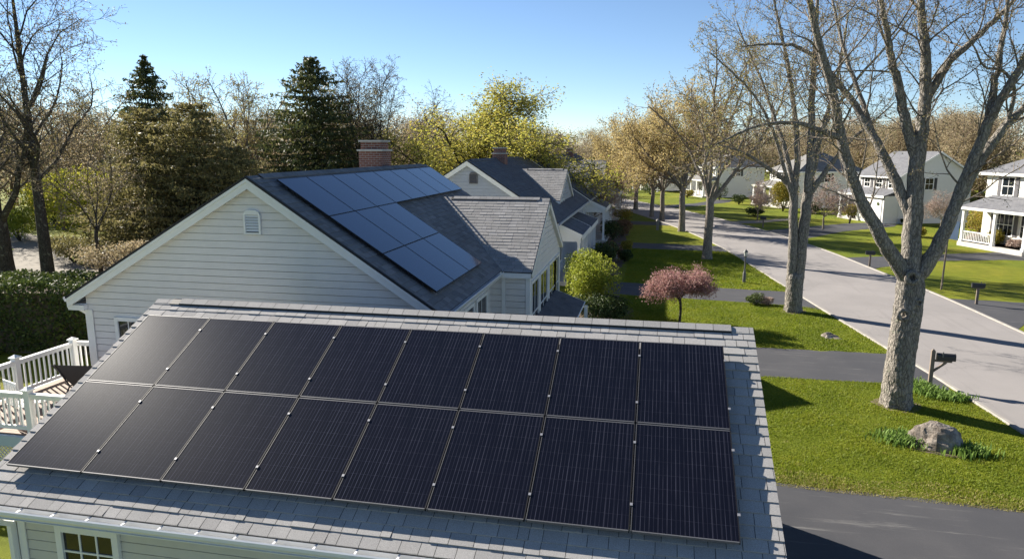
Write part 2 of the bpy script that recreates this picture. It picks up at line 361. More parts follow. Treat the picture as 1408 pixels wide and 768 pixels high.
def window(par, O, U, N, wd, h, nx=2, ny=2, trim=.09, mat='trim_white', name='window', glass='glass_dark', sill=True):
    """O = lower left corner of the opening on the wall face"""
    Z = (0, 0, 1); f = MB(); t = trim; d = .05
    f.obox(O, U, Z, N, -t, 0, -t, h + t, 0, d); f.obox(O, U, Z, N, wd, wd + t, -t, h + t, 0, d)
    f.obox(O, U, Z, N, 0, wd, h, h + t, 0, d - .003); f.obox(O, U, Z, N, 0, wd, -t, 0, 0, d + (.03 if sill else -.003))
    m = .022
    for i in range(1, nx): f.obox(O, U, Z, N, wd * i / nx - m / 2, wd * i / nx + m / 2, 0, h, .01, .028)
    for j in range(1, ny):
        mm = m * (2. if (ny == 2 or (ny == 4 and j == 2)) else 1)
        f.obox(O, U, Z, N, 0, wd, h * j / ny - mm / 2, h * j / ny + mm / 2, .01, .031)
    fr = f.build(name, mat, par); g = MB(); g.obox(O, U, Z, N, 0, wd, 0, h, -.01, .016); g.build('pane', glass, fr)
    return fr
def gutter(mb, a, b, N, wd=.12, h=.11):
    """open trough from a to b, N outwards"""
    a = np.asarray(a, float); b = np.asarray(b, float); N = np.asarray(N, float); L = b - a
    prof = [(0, 0), (0, -h), (wd * .65, -h), (wd, -h * .35), (wd, 0), (wd - .015, 0.012), (wd - .02, -.004), (wd - .012, -h * .35), (wd * .62, -h + .008), (.006, -h + .008), (.006, 0)]
    P = [a + N * x + V3(0, 0, z) for x, z in prof]; mb.prism(P, L)

# ------------------------------------------------------------------ ground, road, drives
g = MB(); g.quad((-2500, -400, 0), (2500, -400, 0), (2500, 4000, 0), (-2500, 4000, 0)); tag(g.build('ground', 'lawn'), kind='structure')
def spline(P, n=12):
    P = [np.asarray(p, float) for p in P]; out = []
    Q = [2 * P[0] - P[1]] + P + [2 * P[-1] - P[-2]]
    for i in range(1, len(Q) - 2):
        for k in range(n):
            t = k / n; a, b, c, d = Q[i - 1:i + 3]
            out.append(.5 * (2 * b + (c - a) * t + (2 * a - 5 * b + 4 * c - d) * t * t + (3 * b - a - 3 * c + d) * t ** 3))
    out.append(Q[-2]); return np.array(out)
RL = spline([(10.6, -12), (10.2, 5), (9.55, 15), (9.15, 19), (8.7, 23), (7.95, 28), (6.95, 35.4), (5.9, 43.4), (4.7, 52), (2.0, 64), (-3.0, 80), (-8.2, 95), (-17, 115), (-33, 142)])
RR = spline([(15.6, -12), (15.0, 5), (14.5, 15), (14.3, 20), (14.1, 24), (13.85, 29), (13.45, 35.5), (12.7, 42), (11.4, 52), (8.6, 65), (3.4, 81), (-1.6, 93), (-11, 113), (-27, 140)])
def strip(A, B, z, name, mat, kind='structure'):
    n = len(A); m = MB()
    V = np.vstack([np.c_[A, np.full(n, z)], np.c_[B, np.full(n, z)]]); m.add(V, [[i, i + n, i + n + 1, i + 1] for i in range(n - 1)])
    return tag(m.build(name, mat), kind=kind)
strip(RL, RR, .012, 'road', 'asphalt_pale')
def edgestone(A, side, name):
    T = np.gradient(A, axis=0); T /= np.linalg.norm(T, axis=1)[:, None]; Nn = np.c_[-T[:, 1], T[:, 0]] * side
    m = MB(); n = len(A); o = A + Nn * .13
    # low sloped kerb stone with small breaks where drives cross
    zi, zo = .018, .055
    V = np.vstack([np.c_[A, np.full(n, zi)], np.c_[A + Nn * .03, np.full(n, zo)], np.c_[o, np.full(n, zo)], np.c_[o + Nn * .02, np.full(n, 0)]])
    F = []
    for k in range(3): F += [[i + k * n, i + 1 + k * n, i + 1 + (k + 1) * n, i + (k + 1) * n] for i in range(n - 1)]
    m.add(V, F); tag(m.build(name, 'kerb_stone'), kind='structure')
edgestone(RL, 1, 'kerb'); edgestone(RR, -1, 'kerb')
def sheet(name, pts, z, mat, jit=.04, n=14):
    """closed outline with slightly irregular edge"""
    P = [np.asarray(p, float) for p in pts]; out = []
    for i in range(len(P)):
        a, b = P[i], P[(i + 1) % len(P)]
        k = max(2, int(np.linalg.norm(b - a) * 2.5)); k = min(k, 60)
        for j in range(k):
            q = a + (b - a) * j / k
            if j: q = q + np.random.normal(size=2) * jit
            out.append((*q, z))
    m = MB(); m.poly(out); return tag(m.build(name, mat), kind='structure')
sheet('driveway', [(-1, -4), (10.4, -4), (9.72, 14.05), (6, 14.25), (2.7, 14.42), (-1, 14.55)], .008, 'asphalt_dark')
sheet('driveway', [(-3.2, 21.6), (3.4, 21.66), (6.9, 21.72), (8.6, 21.3), (8.72, 22.8), (8.48, 25.4), (7.9, 25.05), (3.8, 24.98), (-3.2, 25.0)], .008, 'asphalt_dark')
sheet('driveway', [(-4, 33.4), (-1.6, 33.3), (6.1, 32.35), (7.3, 31.7), (6.88, 36.2), (6.4, 35.5), (-1.7, 36.4), (-4, 36.5)], .008, 'asphalt_dark')
sheet('driveway', [(-4, 49.5), (-1.95, 49.45), (4.7, 49.0), (5.1, 48.6), (4.7, 52.2), (4.3, 51.8), (-2, 52.6), (-4, 52.7)], .008, 'asphalt_dark')
sheet('driveway', [(-5, 65.6), (1.6, 65.2), (.7, 68.4), (-5, 68.8)], .008, 'asphalt_dark')
sheet('driveway', [(13.95, 29.5), (15, 31.2), (40, 33), (40, 37.5), (16.7, 35.1), (13.45, 35.4)], .008, 'asphalt_dark')
sheet('driveway', [(12.5, 43.2), (13.2, 44.2), (17.65, 47.6), (22, 48.9), (25.4, 48.6), (26.0, 51.6), (24.2, 53.0), (19.9, 51.2), (13, 48.2), (11.95, 47.8)], .008, 'asphalt_dark')
sheet('driveway', [(10.3, 57.2), (11.8, 57.7), (15.86, 63.5), (21.4, 68.6), (22.2, 70.4), (20.2, 71.8), (17.5, 70.3), (13.5, 66.6), (9.2, 62.6)], .008, 'asphalt_dark')
sheet('path', [(7.6, 68.6), (9.5, 68.8), (13.3, 72.8), (13.2, 74.4), (10, 71.8), (7.2, 70.2)], .009, 'path_gravel')
sheet('driveway', [(2.0, 85.4), (5.2, 88.9), (9.6, 96), (10.5, 101), (8.6, 101), (5, 93), (.6, 88.4)], .008, 'asphalt_dark')
sheet('path', [(-60, 47), (-44, 40.2), (-37.6, 33.0), (-33.6, 31.2), (-31.2, 33.6), (-36.6, 37.2), (-45, 45), (-60, 53)], .009, 'path_gravel', .12)
sheet('path', [(-3.4, 44.2), (-2.0, 44.3), (-1.7, 47.4), (-2.3, 48.8), (-3.0, 48.6)], .009, 'path_gravel')
sheet('forest_floor', [(-24, 21), (-19, 21.4), (-16, 30), (-20, 50), (-25, 80), (-60, 90), (-44, 55), (-36.5, 38), (-31, 33), (-25, 24)], .004, 'leaf_litter', .15)
sheet('planting_bed', [(-3.6, 25.8), (-1.2, 26.4), (-.7, 29), (-1.2, 33), (-3.6, 33.2)], .005, 'bed_soil', .1)
sheet('planting_bed', [(-3.6, 38), (-1.9, 38.5), (-1.7, 44), (-3.6, 44)], .005, 'bed_soil', .1)
sheet('planting_bed', [(-4.4, 52.6), (-2, 53), (-2.2, 60), (-4.4, 60)], .005, 'bed_soil', .1)
sheet('planting_bed', [(5.75, 17.9), (5.85, 17.2), (6.3, 16.7), (7.1, 16.5), (7.7, 16.7), (7.65, 17.2), (6.9, 17.5), (6.2, 17.9)], .005, 'bed_soil', .05)
sheet('planting_bed', [(6.72 + .62 * math.cos(a_) * (1 + .15 * math.sin(3 * a_)), 19.83 + .55 * math.sin(a_)) for a_ in np.linspace(0, 6.1, 14)], .005, 'leaf_litter', .03)
sheet('planting_bed', [(6.02 + .55 * math.cos(a_) * (1 + .15 * math.sin(2 * a_)), 31.13 + .55 * math.sin(a_)) for a_ in np.linspace(0, 6.1, 14)], .005, 'leaf_litter', .03)
sheet('planting_bed', [(23.2, 58.2), (22.9, 55.2), (24.6, 50.6), (25.4, 51.2), (23.8, 57.8)], .007, 'bed_soil', .1)

# ------------------------------------------------------------------ solar panel prototypes
def make_panel(W_, H_, cell, frame, label, group, clampmat=None):
    t = thing('solar_panel', label, 'solar panel', group=group)
    f = MB(); b = .011; d = .035
    f.box(0, .0045, 0, H_, -d, 0, 1); f.box(.0046, b, 0, H_, -d, 0); f.box(W_ - b, W_, 0, H_, -d, 0); f.box(b, W_ - b, 0, b, -d, -.0005, 1); f.box(b, W_ - b, H_ - b, H_, -d, -.0005, 1)  # left strip and both ends take the painted edge highlight on the dark frames
    f.build('frame', [frame, 'frame_edge_lit' if frame == 'frame_alu' else frame], t)
    g = MB(); g.box(b, W_ - b, b, H_ - b, -.02, -.003); g.build('cell_sheet', cell, t)
    if clampmat:
        for q in (.22, .8):
            c = MB(); c.box(W_ - .007, W_ + .021, H_ * q - .016, H_ * q + .016, -.002, .007); c.build('clamp', clampmat, t)
    return t
ORD = ['first', 'second', 'third', 'fourth', 'fifth', 'sixth', 'seventh', 'eighth']

# ------------------------------------------------------------------ the garage in front
GX0, GX1, GY0, GYR, GY1 = -7.85, 1.37, 6.10, 9.63, 14.0
GZ0, GZR = 2.84, 4.50
GS = math.atan2(GZR - GZ0, GYR - GY0); GL = math.hypot(GZR - GZ0, GYR - GY0)
ga = thing('garage', 'grey shingled garage in front with pale siding and a roof full of black panels', 'garage', (-3.24, 10, 0), world=True)
vs = V3(0, math.cos(GS), math.sin(GS)); nsl = V3(0, -math.sin(GS), math.cos(GS))
r = MB(); O = V3(GX0, GY0, GZ0)
r.obox(O, (1, 0, 0), vs, nsl, 0, GX1 - GX0, 0, GL, -.06, 0, 1)
shingles(r, O, (1, 0, 0), vs, GL - .1, lambda v: 0, lambda v: GX1 - GX0, .152, .225, .016)
vb = V3(0, GY1 - GYR, 2.6 - GZR); LB = np.linalg.norm(vb); vb /= LB; nb = np.cross((1, 0, 0), vb)  # unseen back slope, run out long so its eave shadows the driveway
r.obox(V3(GX1, GYR, GZR), (-1, 0, 0), vb, nb, 0, GX1 - GX0, 0.02, LB, -.06, 0, 1)
r.build('roof', ['shingle_grey', 'roof_deck'], ga)
c = MB()                       # ridge cap shingles, one fold each, over a raised vent strip
x = GX0
while x < GX1 - .02:
    x2 = min(x + .235 * random.uniform(.97, 1.03), GX1); vent = GX0 + .35 < x and x2 < GX1 - .28; h = .040 if vent else .016; t = .013
    for s_, d_ in ((1, vs), (-1, -vb)):
        top = V3(0, GYR, GZR + h)
        dn = -vs if s_ == 1 else vb; nn = nsl if s_ == 1 else nb
        c.add([V3(x + .003, 0, 0) + top, V3(x2 - .003, 0, 0) + top, V3(x2 - .003, 0, 0) + top + dn * .13, V3(x + .003, 0, 0) + top + dn * .13,
               V3(x + .003, 0, 0) + top + dn * .13 - nn * t, V3(x2 - .003, 0, 0) + top + dn * .13 - nn * t], [[0, 3, 2, 1], [3, 4, 5, 2]] if s_ == 1 else [[0, 1, 2, 3], [3, 2, 5, 4]])
    if vent: vend = x2
    x = x2
c.build('ridge_cap', 'shingle_grey', ga)
v_ = MB()
v_.obox(V3(GX0 + .3, GYR, GZR), (1, 0, 0), -vs, nsl, 0, vend - GX0 - .31, .0, .122, .004, .028)
v_.obox(V3(GX0 + .3, GYR, GZR), (1, 0, 0), vb, nb, 0, vend - GX0 - .31, .0, .122, .004, .028)
v_.build('ridge_vent', 'vent_black', ga)
wl = MB(); wx0, wx1, wy0, wy1 = -7.5, 1.05, 6.45, 13.6
siding(wl, (wx0, wy0, 0), (1, 0, 0), (0, -1, 0), .25, 2.78, lambda z: 0, lambda z: wx1 - wx0, .13, .012)
siding(wl, (wx0, wy1, 0), (0, -1, 0), (-1, 0, 0), .25, 4.4, lambda z: max(0, (z - 2.6) * 2.1), lambda z: wy1 - wy0 - max(0, (z - 2.75) * 2.1), .13, .012)
siding(wl, (wx1, wy0, 0), (0, 1, 0), (1, 0, 0), .25, 4.35, lambda z: max(0, (z - 2.75) * 2.15), lambda z: wy1 - wy0 - max(0, (z - 2.6) * 2.1), .13, .012)
siding(wl, (wx1, wy1, 0), (-1, 0, 0), (0, 1, 0), .25, 2.6, lambda z: 0, lambda z: wx1 - wx0, .13, .012)
wl.box(wx0 - .02, wx1 + .02, wy0 - .02, wy1 + .02, 0, .25)
wl.build('wall', 'siding_garage', ga)
fa = MB(); fa.box(GX0, GX1, GY0 + .02, GY0 + .045, GZ0 - .20, GZ0 - .012); fa.box(GX0, GX1, GY0 + .045, wy0, GZ0 - .19, GZ0 - .175)
for xx in (GX0, GX1 - .025):
    fa.obox((xx, GY0, GZ0), (1, 0, 0), vs, nsl, 0, .025, .02, GL, -.2, -.062)
    fa.obox((xx, GYR, GZR), (1, 0, 0), vb, nb, 0, .025, .02, LB, -.2, -.062)
fa.build('fascia', 'trim_white', ga)
gu = MB(); gutter(gu, (GX0 - .04, GY0 + .015, GZ0 - .02), (GX1 + .04, GY0 + .015, GZ0 - .02), (0, -1, 0), .125, .11); gut = gu.build('gutter', 'trim_white', ga)
li = MB(); li.box(GX0, GX1, GY0 - .095, GY0 + .005, GZ0 - .115, GZ0 - .108); li.build('gutter_bed', 'gutter_metal', gut)
x = GX0 + .35
while x < GX1:
    hb = MB(); hb.box(x, x + .022, GY0 - .10, GY0 + .06, GZ0 - .024, GZ0 - .016); hb.box(x, x + .022, GY0 + .02, GY0 + .06, GZ0 - .016, GZ0 + .003); hb.build('gutter_hanger', 'trim_white', gut); x += .46
cb = MB(); cb.box(wx0 - .025, wx0 + .09, wy0 - .03, wy0 - .014, .25, GZ0 - .2); cb.box(wx0 - .03, wx0 - .014, wy0 - .03, wy0 + .09, .25, GZ0 - .2); cb.build('corner_board', 'trim_white', ga)
dp = MB(); dp.bar((GX0 + .10, GY0 - .05, GZ0 - .13), (GX0 + .10, GY0 - .05, GZ0 - .2), .08, .06, up=(1, 0, 0)); dp.bar((GX0 + .10, GY0 - .05, GZ0 - .19), (wx0 - .06, wy0 - .06, GZ0 - .42), .08, .06); dp.bar((wx0 - .06, wy0 - .06, GZ0 - .4), (wx0 - .06, wy0 - .06, .1), .08, .06, up=(1, 0, 0)); dp.build('downspout', 'trim_white', ga)
window(ga, (-6.86, wy0 - .012, 1.35), (1, 0, 0), (0, -1, 0), .70, 1.03, 3, 4, .085)
window(ga, (-3.2, wy0 - .012, 1.35), (1, 0, 0), (0, -1, 0), .70, 1.03, 3, 4, .085)
ra = MB()
for vv in (.75, 1.45, 2.2, 2.95):
    ra.obox(V3(-7.5, GY0, GZ0), (1, 0, 0), vs, nsl, .0, 8.2, vv + .25, vv + .29, .012, .08)
ra.build('mounting_rail', 'frame_alu', ga)
# black panels on the garage: two rows of eight
PW, PH, PG = 1.056, 1.443, .014
P0 = V3(-7.61, 6.472, 3.147); P0 = P0 + nsl * .0
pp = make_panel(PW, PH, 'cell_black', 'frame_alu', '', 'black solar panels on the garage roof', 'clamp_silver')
first = True
for row in (0, 1):
    for k_ in range(8):
        o = pp if first else dup(pp); first = False
        v = row * (PH + .021); q = P0 + V3(1, 0, 0) * (PW + PG) * k_ + vs * v + nsl * random.uniform(-.002, .002)
        o.location = q; o.rotation_euler = (GS, 0, 0)
        pos = 'leftmost' if k_ == 0 else 'rightmost' if k_ == 7 else ORD[k_] + ' from left'
        o['label'] = 'black solar panel on the garage roof, %s in the %s' % (pos, 'lower row' if row == 0 else 'upper row')

# ------------------------------------------------------------------ white houses on our side of the street
def side_house(name, label, p):
    """gable house, ridge along +Y; p: x ridge, eaves, y range, wing with ridge along X towards the street"""
    xr, xl, xe, y0, y1, zr, ze = p['xr'], p['xl'], p['xe'], p['y0'], p['y1'], p['zr'], p['ze']
    t = thing(name, label, 'house', ((xl + xe) / 2, y0, 0), world=True)
    vr = V3(xr - xe, 0, zr - ze); LR = np.linalg.norm(vr); vr /= LR            # up the street-side slope
    vl = V3(xr - xl, 0, zr - ze); LL = np.linalg.norm(vl); vl /= LL
    r = MB(); L = y1 - y0
    nr = np.cross((0, 1, 0), vr); nl = np.cross((0, -1, 0), vl)
    r.obox((xe, y0, ze), (0, 1, 0), vr, nr, 0, L, 0, LR, -.05, 0, 1); r.obox((xl, y1, ze), (0, -1, 0), vl, nl, 0, L, 0, LL, -.05, 0, 1)
    shingles(r, (xe, y0, ze), (0, 1, 0), vr, LR - .06, lambda v: 0, lambda v: L, p.get('course', .17), .3, p.get('th', .014))
    shingles(r, (xl, y1, ze), (0, -1, 0), vl, LL - .06, lambda v: 0, lambda v: L, .25, .4, .014)
    ye0 = y0 - .055
    for (xa, za) in ((xe, ze), (xl, ze)):
        r.prism([V3(xa, ye0, za - .035), V3(xr, ye0, zr - .035), V3(xr, ye0, zr + .018), V3(xa, ye0, za + .018)] if xa > xr else [V3(xr, ye0, zr - .035), V3(xa, ye0, za - .035), V3(xa, ye0, za + .018), V3(xr, ye0, zr + .018)], (0, .06, 0), 1)
    rf = r.build('roof', [p['mroof'], 'roof_deck'], t)
    c = MB()
    y = y0
    while y < y1 - .02:
        y2 = min(y + .24, y1); h = .05 if y0 + .4 < y < y1 - .6 else .016
        top = V3(xr, 0, zr + h)
        for dn in (-vr, -vl):
            c.add([top + (0, y + .003, 0), top + (0, y2 - .003, 0), top + dn * .17 + (0, y2 - .003, 0), top + dn * .17 + (0, y + .003, 0), top + dn * .17 + (0, y2 - .003, -.03), top + dn * .17 + (0, y + .003, -.03)], [[0, 1, 2, 3], [3, 2, 4, 5]])
        y = y2
    c.build('ridge_cap', p.get('mcap', p['mroof']), t)
    # walls
    oh = p.get('oh', .28); wy = y0 + oh * .55; wl_ = xl + .42; wr_ = xe - .42; zt = zr - .12
    sR = (zr - ze) / (xe - xr); sL = (zr - ze) / (xr - xl)
    w_ = MB()
    def a0(z): return max(0, (z - (ze - .08) - .42 * sL) / sL + .0) if z > ze + .42 * sL - .08 else 0
    def a1(z): return (wr_ - wl_) - (max(0, (z - (ze - .08) - .42 * sR) / sR) if z > ze + .42 * sR - .08 else 0)
    siding(w_, (wl_, wy, 0), (1, 0, 0), (0, -1, 0), .3, zt, a0, a1, p.get('exp', .172), .016)
    siding(w_, (wr_, wy, 0), (0, 1, 0), (1, 0, 0), .3, ze + .15, lambda z: 0, lambda z: L - oh * 1.1, .195, .016)
    siding(w_, (wl_, y1 - oh * .55, 0), (0, -1, 0), (-1, 0, 0), .3, ze + .15, lambda z: 0, lambda z: L - oh * 1.1, .195, .016)
    siding(w_, (wr_, y1 - oh * .55, 0), (-1, 0, 0), (0, 1, 0), .3, zt, lambda z: 0 if z < ze + .2 else a0(z), lambda z: a1(z), .25, .016)
    w_.box(wl_ - .03, wr_ + .03, wy - .03, y1 - oh * .55 + .03, 0, .3)
    w_.build('wall', p['mwall'], t)
    # rake boards, soffit and eave returns
    f = MB(); ap = V3(xr, y0 - .025, zr)
    for vd, nn, ex, LLn, sgn in ((vr, nr, V3(xe, y0 - .025, ze), LR, 1), (vl, nl, V3(xl, y0 - .025, ze), LL, -1)):
        f.obox(ex, vd, nn, (0, 1, 0), .02, LLn - .02, -.20, -.185, .031, oh * .55 + .02)
    def chevron(yy, th, o1, o2):
        kR, kL = math.hypot(1, sR0), math.hypot(1, sL0)
        f.prism([V3(xe, yy, ze - o1 * kR), V3(xr, yy, zr - o1 * kR), V3(xl, yy, ze - o1 * kL), V3(xl, yy, ze - o2 * kL), V3(xr, yy, zr - o2 * kR), V3(xe, yy, ze - o2 * kR)], (0, th, 0))
    sR0 = (zr - ze) / (xe - xr); sL0 = (zr - ze) / (xr - xl)
    chevron(y0 - .025, .03, .05, .235); chevron(y0 - .047, .021, .038, .10); chevron(y1 - .005, .03, .052, .235)
    for xx, sg in ((xe, -1), (xl, 1)):
        f.box(min(xx, xx + sg * .46), max(xx, xx + sg * .46), y0, wy - .02, ze - .33, ze - .2)
        f.box(min(xx, xx + sg * .44), max(xx, xx + sg * .44), wy - .02, y1 - .03, ze - .2, ze - .185)
        f.box(min(xx, xx + sg * .025), max(xx, xx + sg * .025), y0 + .03, y1 - .03, ze - .185, ze - .03)
    f.build('rake_board', p.get('mtrim', 'trim_white'), t)
    for xx, sg in ((wl_, 1), (wr_, -1)):
        cb = MB(); cb.box(min(xx, xx + sg * .14) - .036, max(xx, xx + sg * .14) + .036, wy - .042, wy - .022, .3, ze - .33)
        q0 = xx - sg * .022; cb.box(min(q0, q0 - sg * .018), max(q0, q0 - sg * .018), wy - .022, wy + .13, .3, ze - .22); cb.build('corner_board', p.get('mtrim', 'trim_white'), t)
    ye = p.get('gut_end', y1)
    gu = MB(); gutter(gu, (xe, y0, ze - .015), (xe, ye, ze - .015), (1, 0, 0), .12, .11); gu.build('gutter', p.get('mgut', 'gutter_metal'), t)
    gu = MB(); gutter(gu, (xl, y0, ze - .015), (xl, y1, ze - .015), (-1, 0, 0), .12, .11); gu.build('gutter', p.get('mgut', 'gutter_metal'), t)
    dp = MB(); dp.bar((xl - .06, y0 + .12, ze - .13), (xl - .05, y0 + .12, ze - .2), .08, .06, up=(0, 1, 0)); dp.bar((xl - .05, y0 + .12, ze - .18), (wl_ - .07, wy + .1, ze - .48), .08, .06); dp.bar((wl_ - .07, wy + .1, ze - .46), (wl_ - .07, wy + .1, .2), .08, .06, up=(0, 1, 0)); dp.build('downspout', 'trim_white', t)
    # gable vent with louvres
    vz = p['vent']; hw = .17; hh = .44; v = MB(); O = V3(xr + p.get('vdx', 0), wy - .02, vz - hh / 2); U, Z, N = (1, 0, 0), (0, 0, 1), (0, -1, 0)
    for a in (-hw - .045, hw): v.obox(O, U, Z, N, a, a + .045, -.04, hh - .02, 0, .05)
    v.obox(O, U, Z, N, -hw, hw, -.04, 0, 0, .05); pts = [O + V3(q * (hw + .045), -.0, z) for q, z in ((-1, hh - .02), (1, hh - .02), (.75, hh + .06), (.45, hh + .09), (-.45, hh + .09), (-.75, hh + .06))]
    v.prism(pts, (0, -.05, 0))
    for i in range(6):
        z = .03 + i * hh / 6.6; v.add([O + V3(-hw, -.008, z + .05), O + V3(hw, -.008, z + .05), O + V3(hw, -.042, z), O + V3(-hw, -.042, z)], [[0, 1, 2, 3]])
    vo = v.build('gable_vent', p.get('mvent', 'trim_white'), t); b_ = MB(); b_.obox(O, U, Z, N, -hw, hw, 0, hh, 0, .004); b_.build('vent_backing', 'shutter_grey', vo)
    # cross wing towards the street
    q = p['wing']; yr, hwid, zw, zwe, xo = q['y'], q['hw'], q['z'], q['ze'], q['xo']
    sl_ = (zw - zwe) / hwid; Lw = math.hypot(hwid, zw - zwe)
    xin = lambda z: xr + (zr - z) / sR - .25        # x where the main slope has height z
    wr = MB(); xi0, xi1 = xin(zwe), xin(zw)
    up = V3(0, hwid, zw - zwe) / Lw; n1 = np.cross((1, 0, 0), up)
    def quadslab(yE, upv, Uv, sg):
        n_ = np.cross(Uv, upv)
        a, b, c_, d = V3(xi0, yE, zwe), V3(xo, yE, zwe), V3(xo, yr, zw), V3(xi1, yr, zw)
        wr.quad(a, b, c_, d, 1) if sg > 0 else wr.quad(b, a, d, c_, 1)
        wr.quad(a - n_ * .05, b - n_ * .05, c_ - n_ * .05, d - n_ * .05, 1)
    quadslab(yr - hwid, up, V3(1, 0, 0), 1)
    shingles(wr, (0, yr - hwid, zwe), (1, 0, 0), up, Lw - .05, lambda v: xin(zwe + (zw - zwe) * v / Lw), lambda v: xo, q.get('course', .17), .3, p.get('th', .014))
    up2 = V3(0, -hwid, zw - zwe) / Lw; quadslab(yr + hwid, up2, V3(-1, 0, 0), -1)
    shingles(wr, (0, yr + hwid, zwe), (-1, 0, 0), up2, Lw - .05, lambda v: -xo, lambda v: -xin(zwe + (zw - zwe) * v / Lw), .2, .35, .014)
    wr.build('wing_roof', [q['mroof'], 'roof_deck'], t)
    wc = MB(); x = xi1 + .25
    while x < xo - .02:
        x2 = min(x + .24, xo); h = .045 if xi1 + .7 < x < xo - .5 else .016; top = V3(0, yr, zw + h)
        for dn in (-up, -up2):
            wc.add([top + (x, 0, 0), top + (x2 - .005, 0, 0), top + dn * .16 + (x2 - .005, 0, 0), top + dn * .16 + (x, 0, 0), top + dn * .16 + (x2 - .005, 0, -.012), top + dn * .16 + (x, 0, -.012)], [[0, 1, 2, 3], [3, 2, 4, 5]])
        x = x2
    wc.build('wing_ridge_cap', q['mroof'], t)
    wv = MB(); wv.obox((xi1 + .65, yr, zw), (1, 0, 0), -up, n1, 0, xo - xi1 - 1.1, 0, .18, .004, .03); wv.obox((xi1 + .65, yr, zw), (1, 0, 0), -up2, np.cross((-1, 0, 0), up2), 0, xo - xi1 - 1.1, 0, .18, .004, .03); wv.build('wing_ridge_vent', 'vent_black', t)
    ww = MB(); ya, yb = yr - hwid + .22, yr + hwid - .22; xw = xo - .12
    fz = lambda z: max(0, (z - zwe - .22 * sl_ + .06) / sl_)
    siding(ww, (xw, ya, 0), (0, 1, 0), (1, 0, 0), .3, zw - .1, fz, lambda z: yb - ya - fz(z), .195, .016)
    siding(ww, (wr_ - .05, ya, 0), (1, 0, 0), (0, -1, 0), .3, zwe, lambda z: 0, lambda z: xw - wr_ + .05, .195, .016)
    siding(ww, (xw, yb, 0), (-1, 0, 0), (0, 1, 0), .3, zwe, lambda z: 0, lambda z: xw - wr_ + .05, .195, .016)
    ww.box(wr_, xw + .03, ya - .03, yb + .03, 0, .3); ww.build('wing_wall', p['mwall'], t)
    wt = MB()
    for sg, u_ in ((1, up), (-1, up2)):
        e = V3(xo - .02, yr - sg * hwid, zwe); nn = n1 if sg > 0 else np.cross((-1, 0, 0), up2)
        wt.obox(e, u_, nn, (1, 0, 0), -.01, Lw, -.22, -.052, 0, .03)
        wt.obox(e, u_, nn, (1, 0, 0), 0.02, Lw - .02, -.2, -.185, -.14, -.001)
    wt.box(xi0 - .2, xo - .03, yr - hwid + .003, yr - hwid + .025, zwe - .19, zwe - .03); wt.box(xi0 - .2, xo - .03, yr - hwid + .026, ya - .02, zwe - .19, zwe - .175)
    wt.box(xi0 - .2, xo - .03, yr + hwid - .025, yr + hwid - .003, zwe - .19, zwe - .03)
    for yy in (ya, yb): wt.box(xw - .10, xw + .03, min(yy - .035, yy + .01), max(yy - .01, yy + .035), .3, zwe - .2); 
    wt.box(xw + .018, xw + .032, ya - .034, ya + .12, .3, zwe - .2); wt.box(xw + .018, xw + .032, yb - .12, yb + .034, .3, zwe - .2)
    wt.box(xi0 + .15, xi0 + .27, ya - .034, ya - .018, .3, zwe - .2)
    wt.build('wing_trim', 'trim_white', t)
    return t, dict(wr=wr_, wl=wl_, wy=wy, xw=xw, ya=ya, yb=yb)

H1 = dict(xr=-9.2, xl=-14.45, xe=-4.55, y0=14.5, y1=27.3, zr=6.28, ze=3.24, vent=5.20, mroof='shingle_dark', mwall='siding_pale', gut_end=20.3, mcap='shingle_dark',
          wing=dict(y=24.1, hw=3.6, z=5.2, ze=3.2, xo=-3.6, mroof='shingle_warm'))
# keep both slopes equal to the photographed pitch
h1, e1 = side_house('gabled_house', 'pale clapboard house just behind the garage, blue panels on its dark roof', H1)
def chimney(par, x0, x1, y0, y1, z0, z1, cap=True):
    c = MB(); c.box(x0, x1, y0, y1, z0, z1); c.box(x0 + .06, x1 - .06, y0 + .06, y1 - .06, z1 + .06, z1 + .32)
    ch = c.build('chimney', 'brick', par, uvscale=1)
    k = MB(); k.box(x0 - .05, x1 + .05, y0 - .05, y1 + .05, z1, z1 + .06); k.box(x0 + .0, x1 - .0, y0 + .0, y1 - .0, z1 + .32, z1 + .38); k.build('chimney_cap', 'cap_concrete', ch)
    return ch
chimney(h1, -10.28, -9.42, 23.2, 24.05, 5.2, 6.83)
window(h1, (-13.12, e1['wy'] - .016, 1.66), (1, 0, 0), (0, -1, 0), .85, 1.0, 3, 2, .10)
window(h1, (-11.0, e1['wy'] - .016, .9), (1, 0, 0), (0, -1, 0), .9, 1.4, 2, 2, .10)
for y, wd in ((15.5, .9), (17.0, 1.5), (18.95, 1.1)): window(h1, (e1['wr'] + .016, y, .8), (0, 1, 0), (1, 0, 0), wd, 1.75, 2, 2, .09)
for y, wd in ((20.95, 1.25), (22.6, 1.5), (24.6, 1.5), (26.2, .85)): window(h1, (e1['xw'] + .016, y, .75), (0, 1, 0), (1, 0, 0), wd, 2.0, 2, 2, .10)
pr = MB(); O = V3(e1['xw'] + .02, 21.0, 1.55); dn = V3(math.cos(.35), 0, -math.sin(.35)); n_ = np.cross((0, 1, 0), -dn)
pr.obox(O, (0, 1, 0), dn, n_, 0, 5.2, 0, 1.25, -.06, 0, 1); shingles(pr, O + dn * 1.25, (0, 1, 0), -dn, 1.23, lambda v: 0, lambda v: 5.2, .17, .3, .014)
pr.build('porch_roof', ['shingle_slate', 'roof_deck'], h1)
pf = MB(); pf.obox(O, dn, (0, 1, 0), n_, 0, 1.28, -.03, -.002, -.16, .01); pf.obox(O, dn, (0, 1, 0), n_, 0, 1.28, 5.202, 5.23, -.16, .01); pf.obox(O + dn * 1.251, (0, 1, 0), n_, dn, 0, 5.2, -.16, .005, 0, .03)
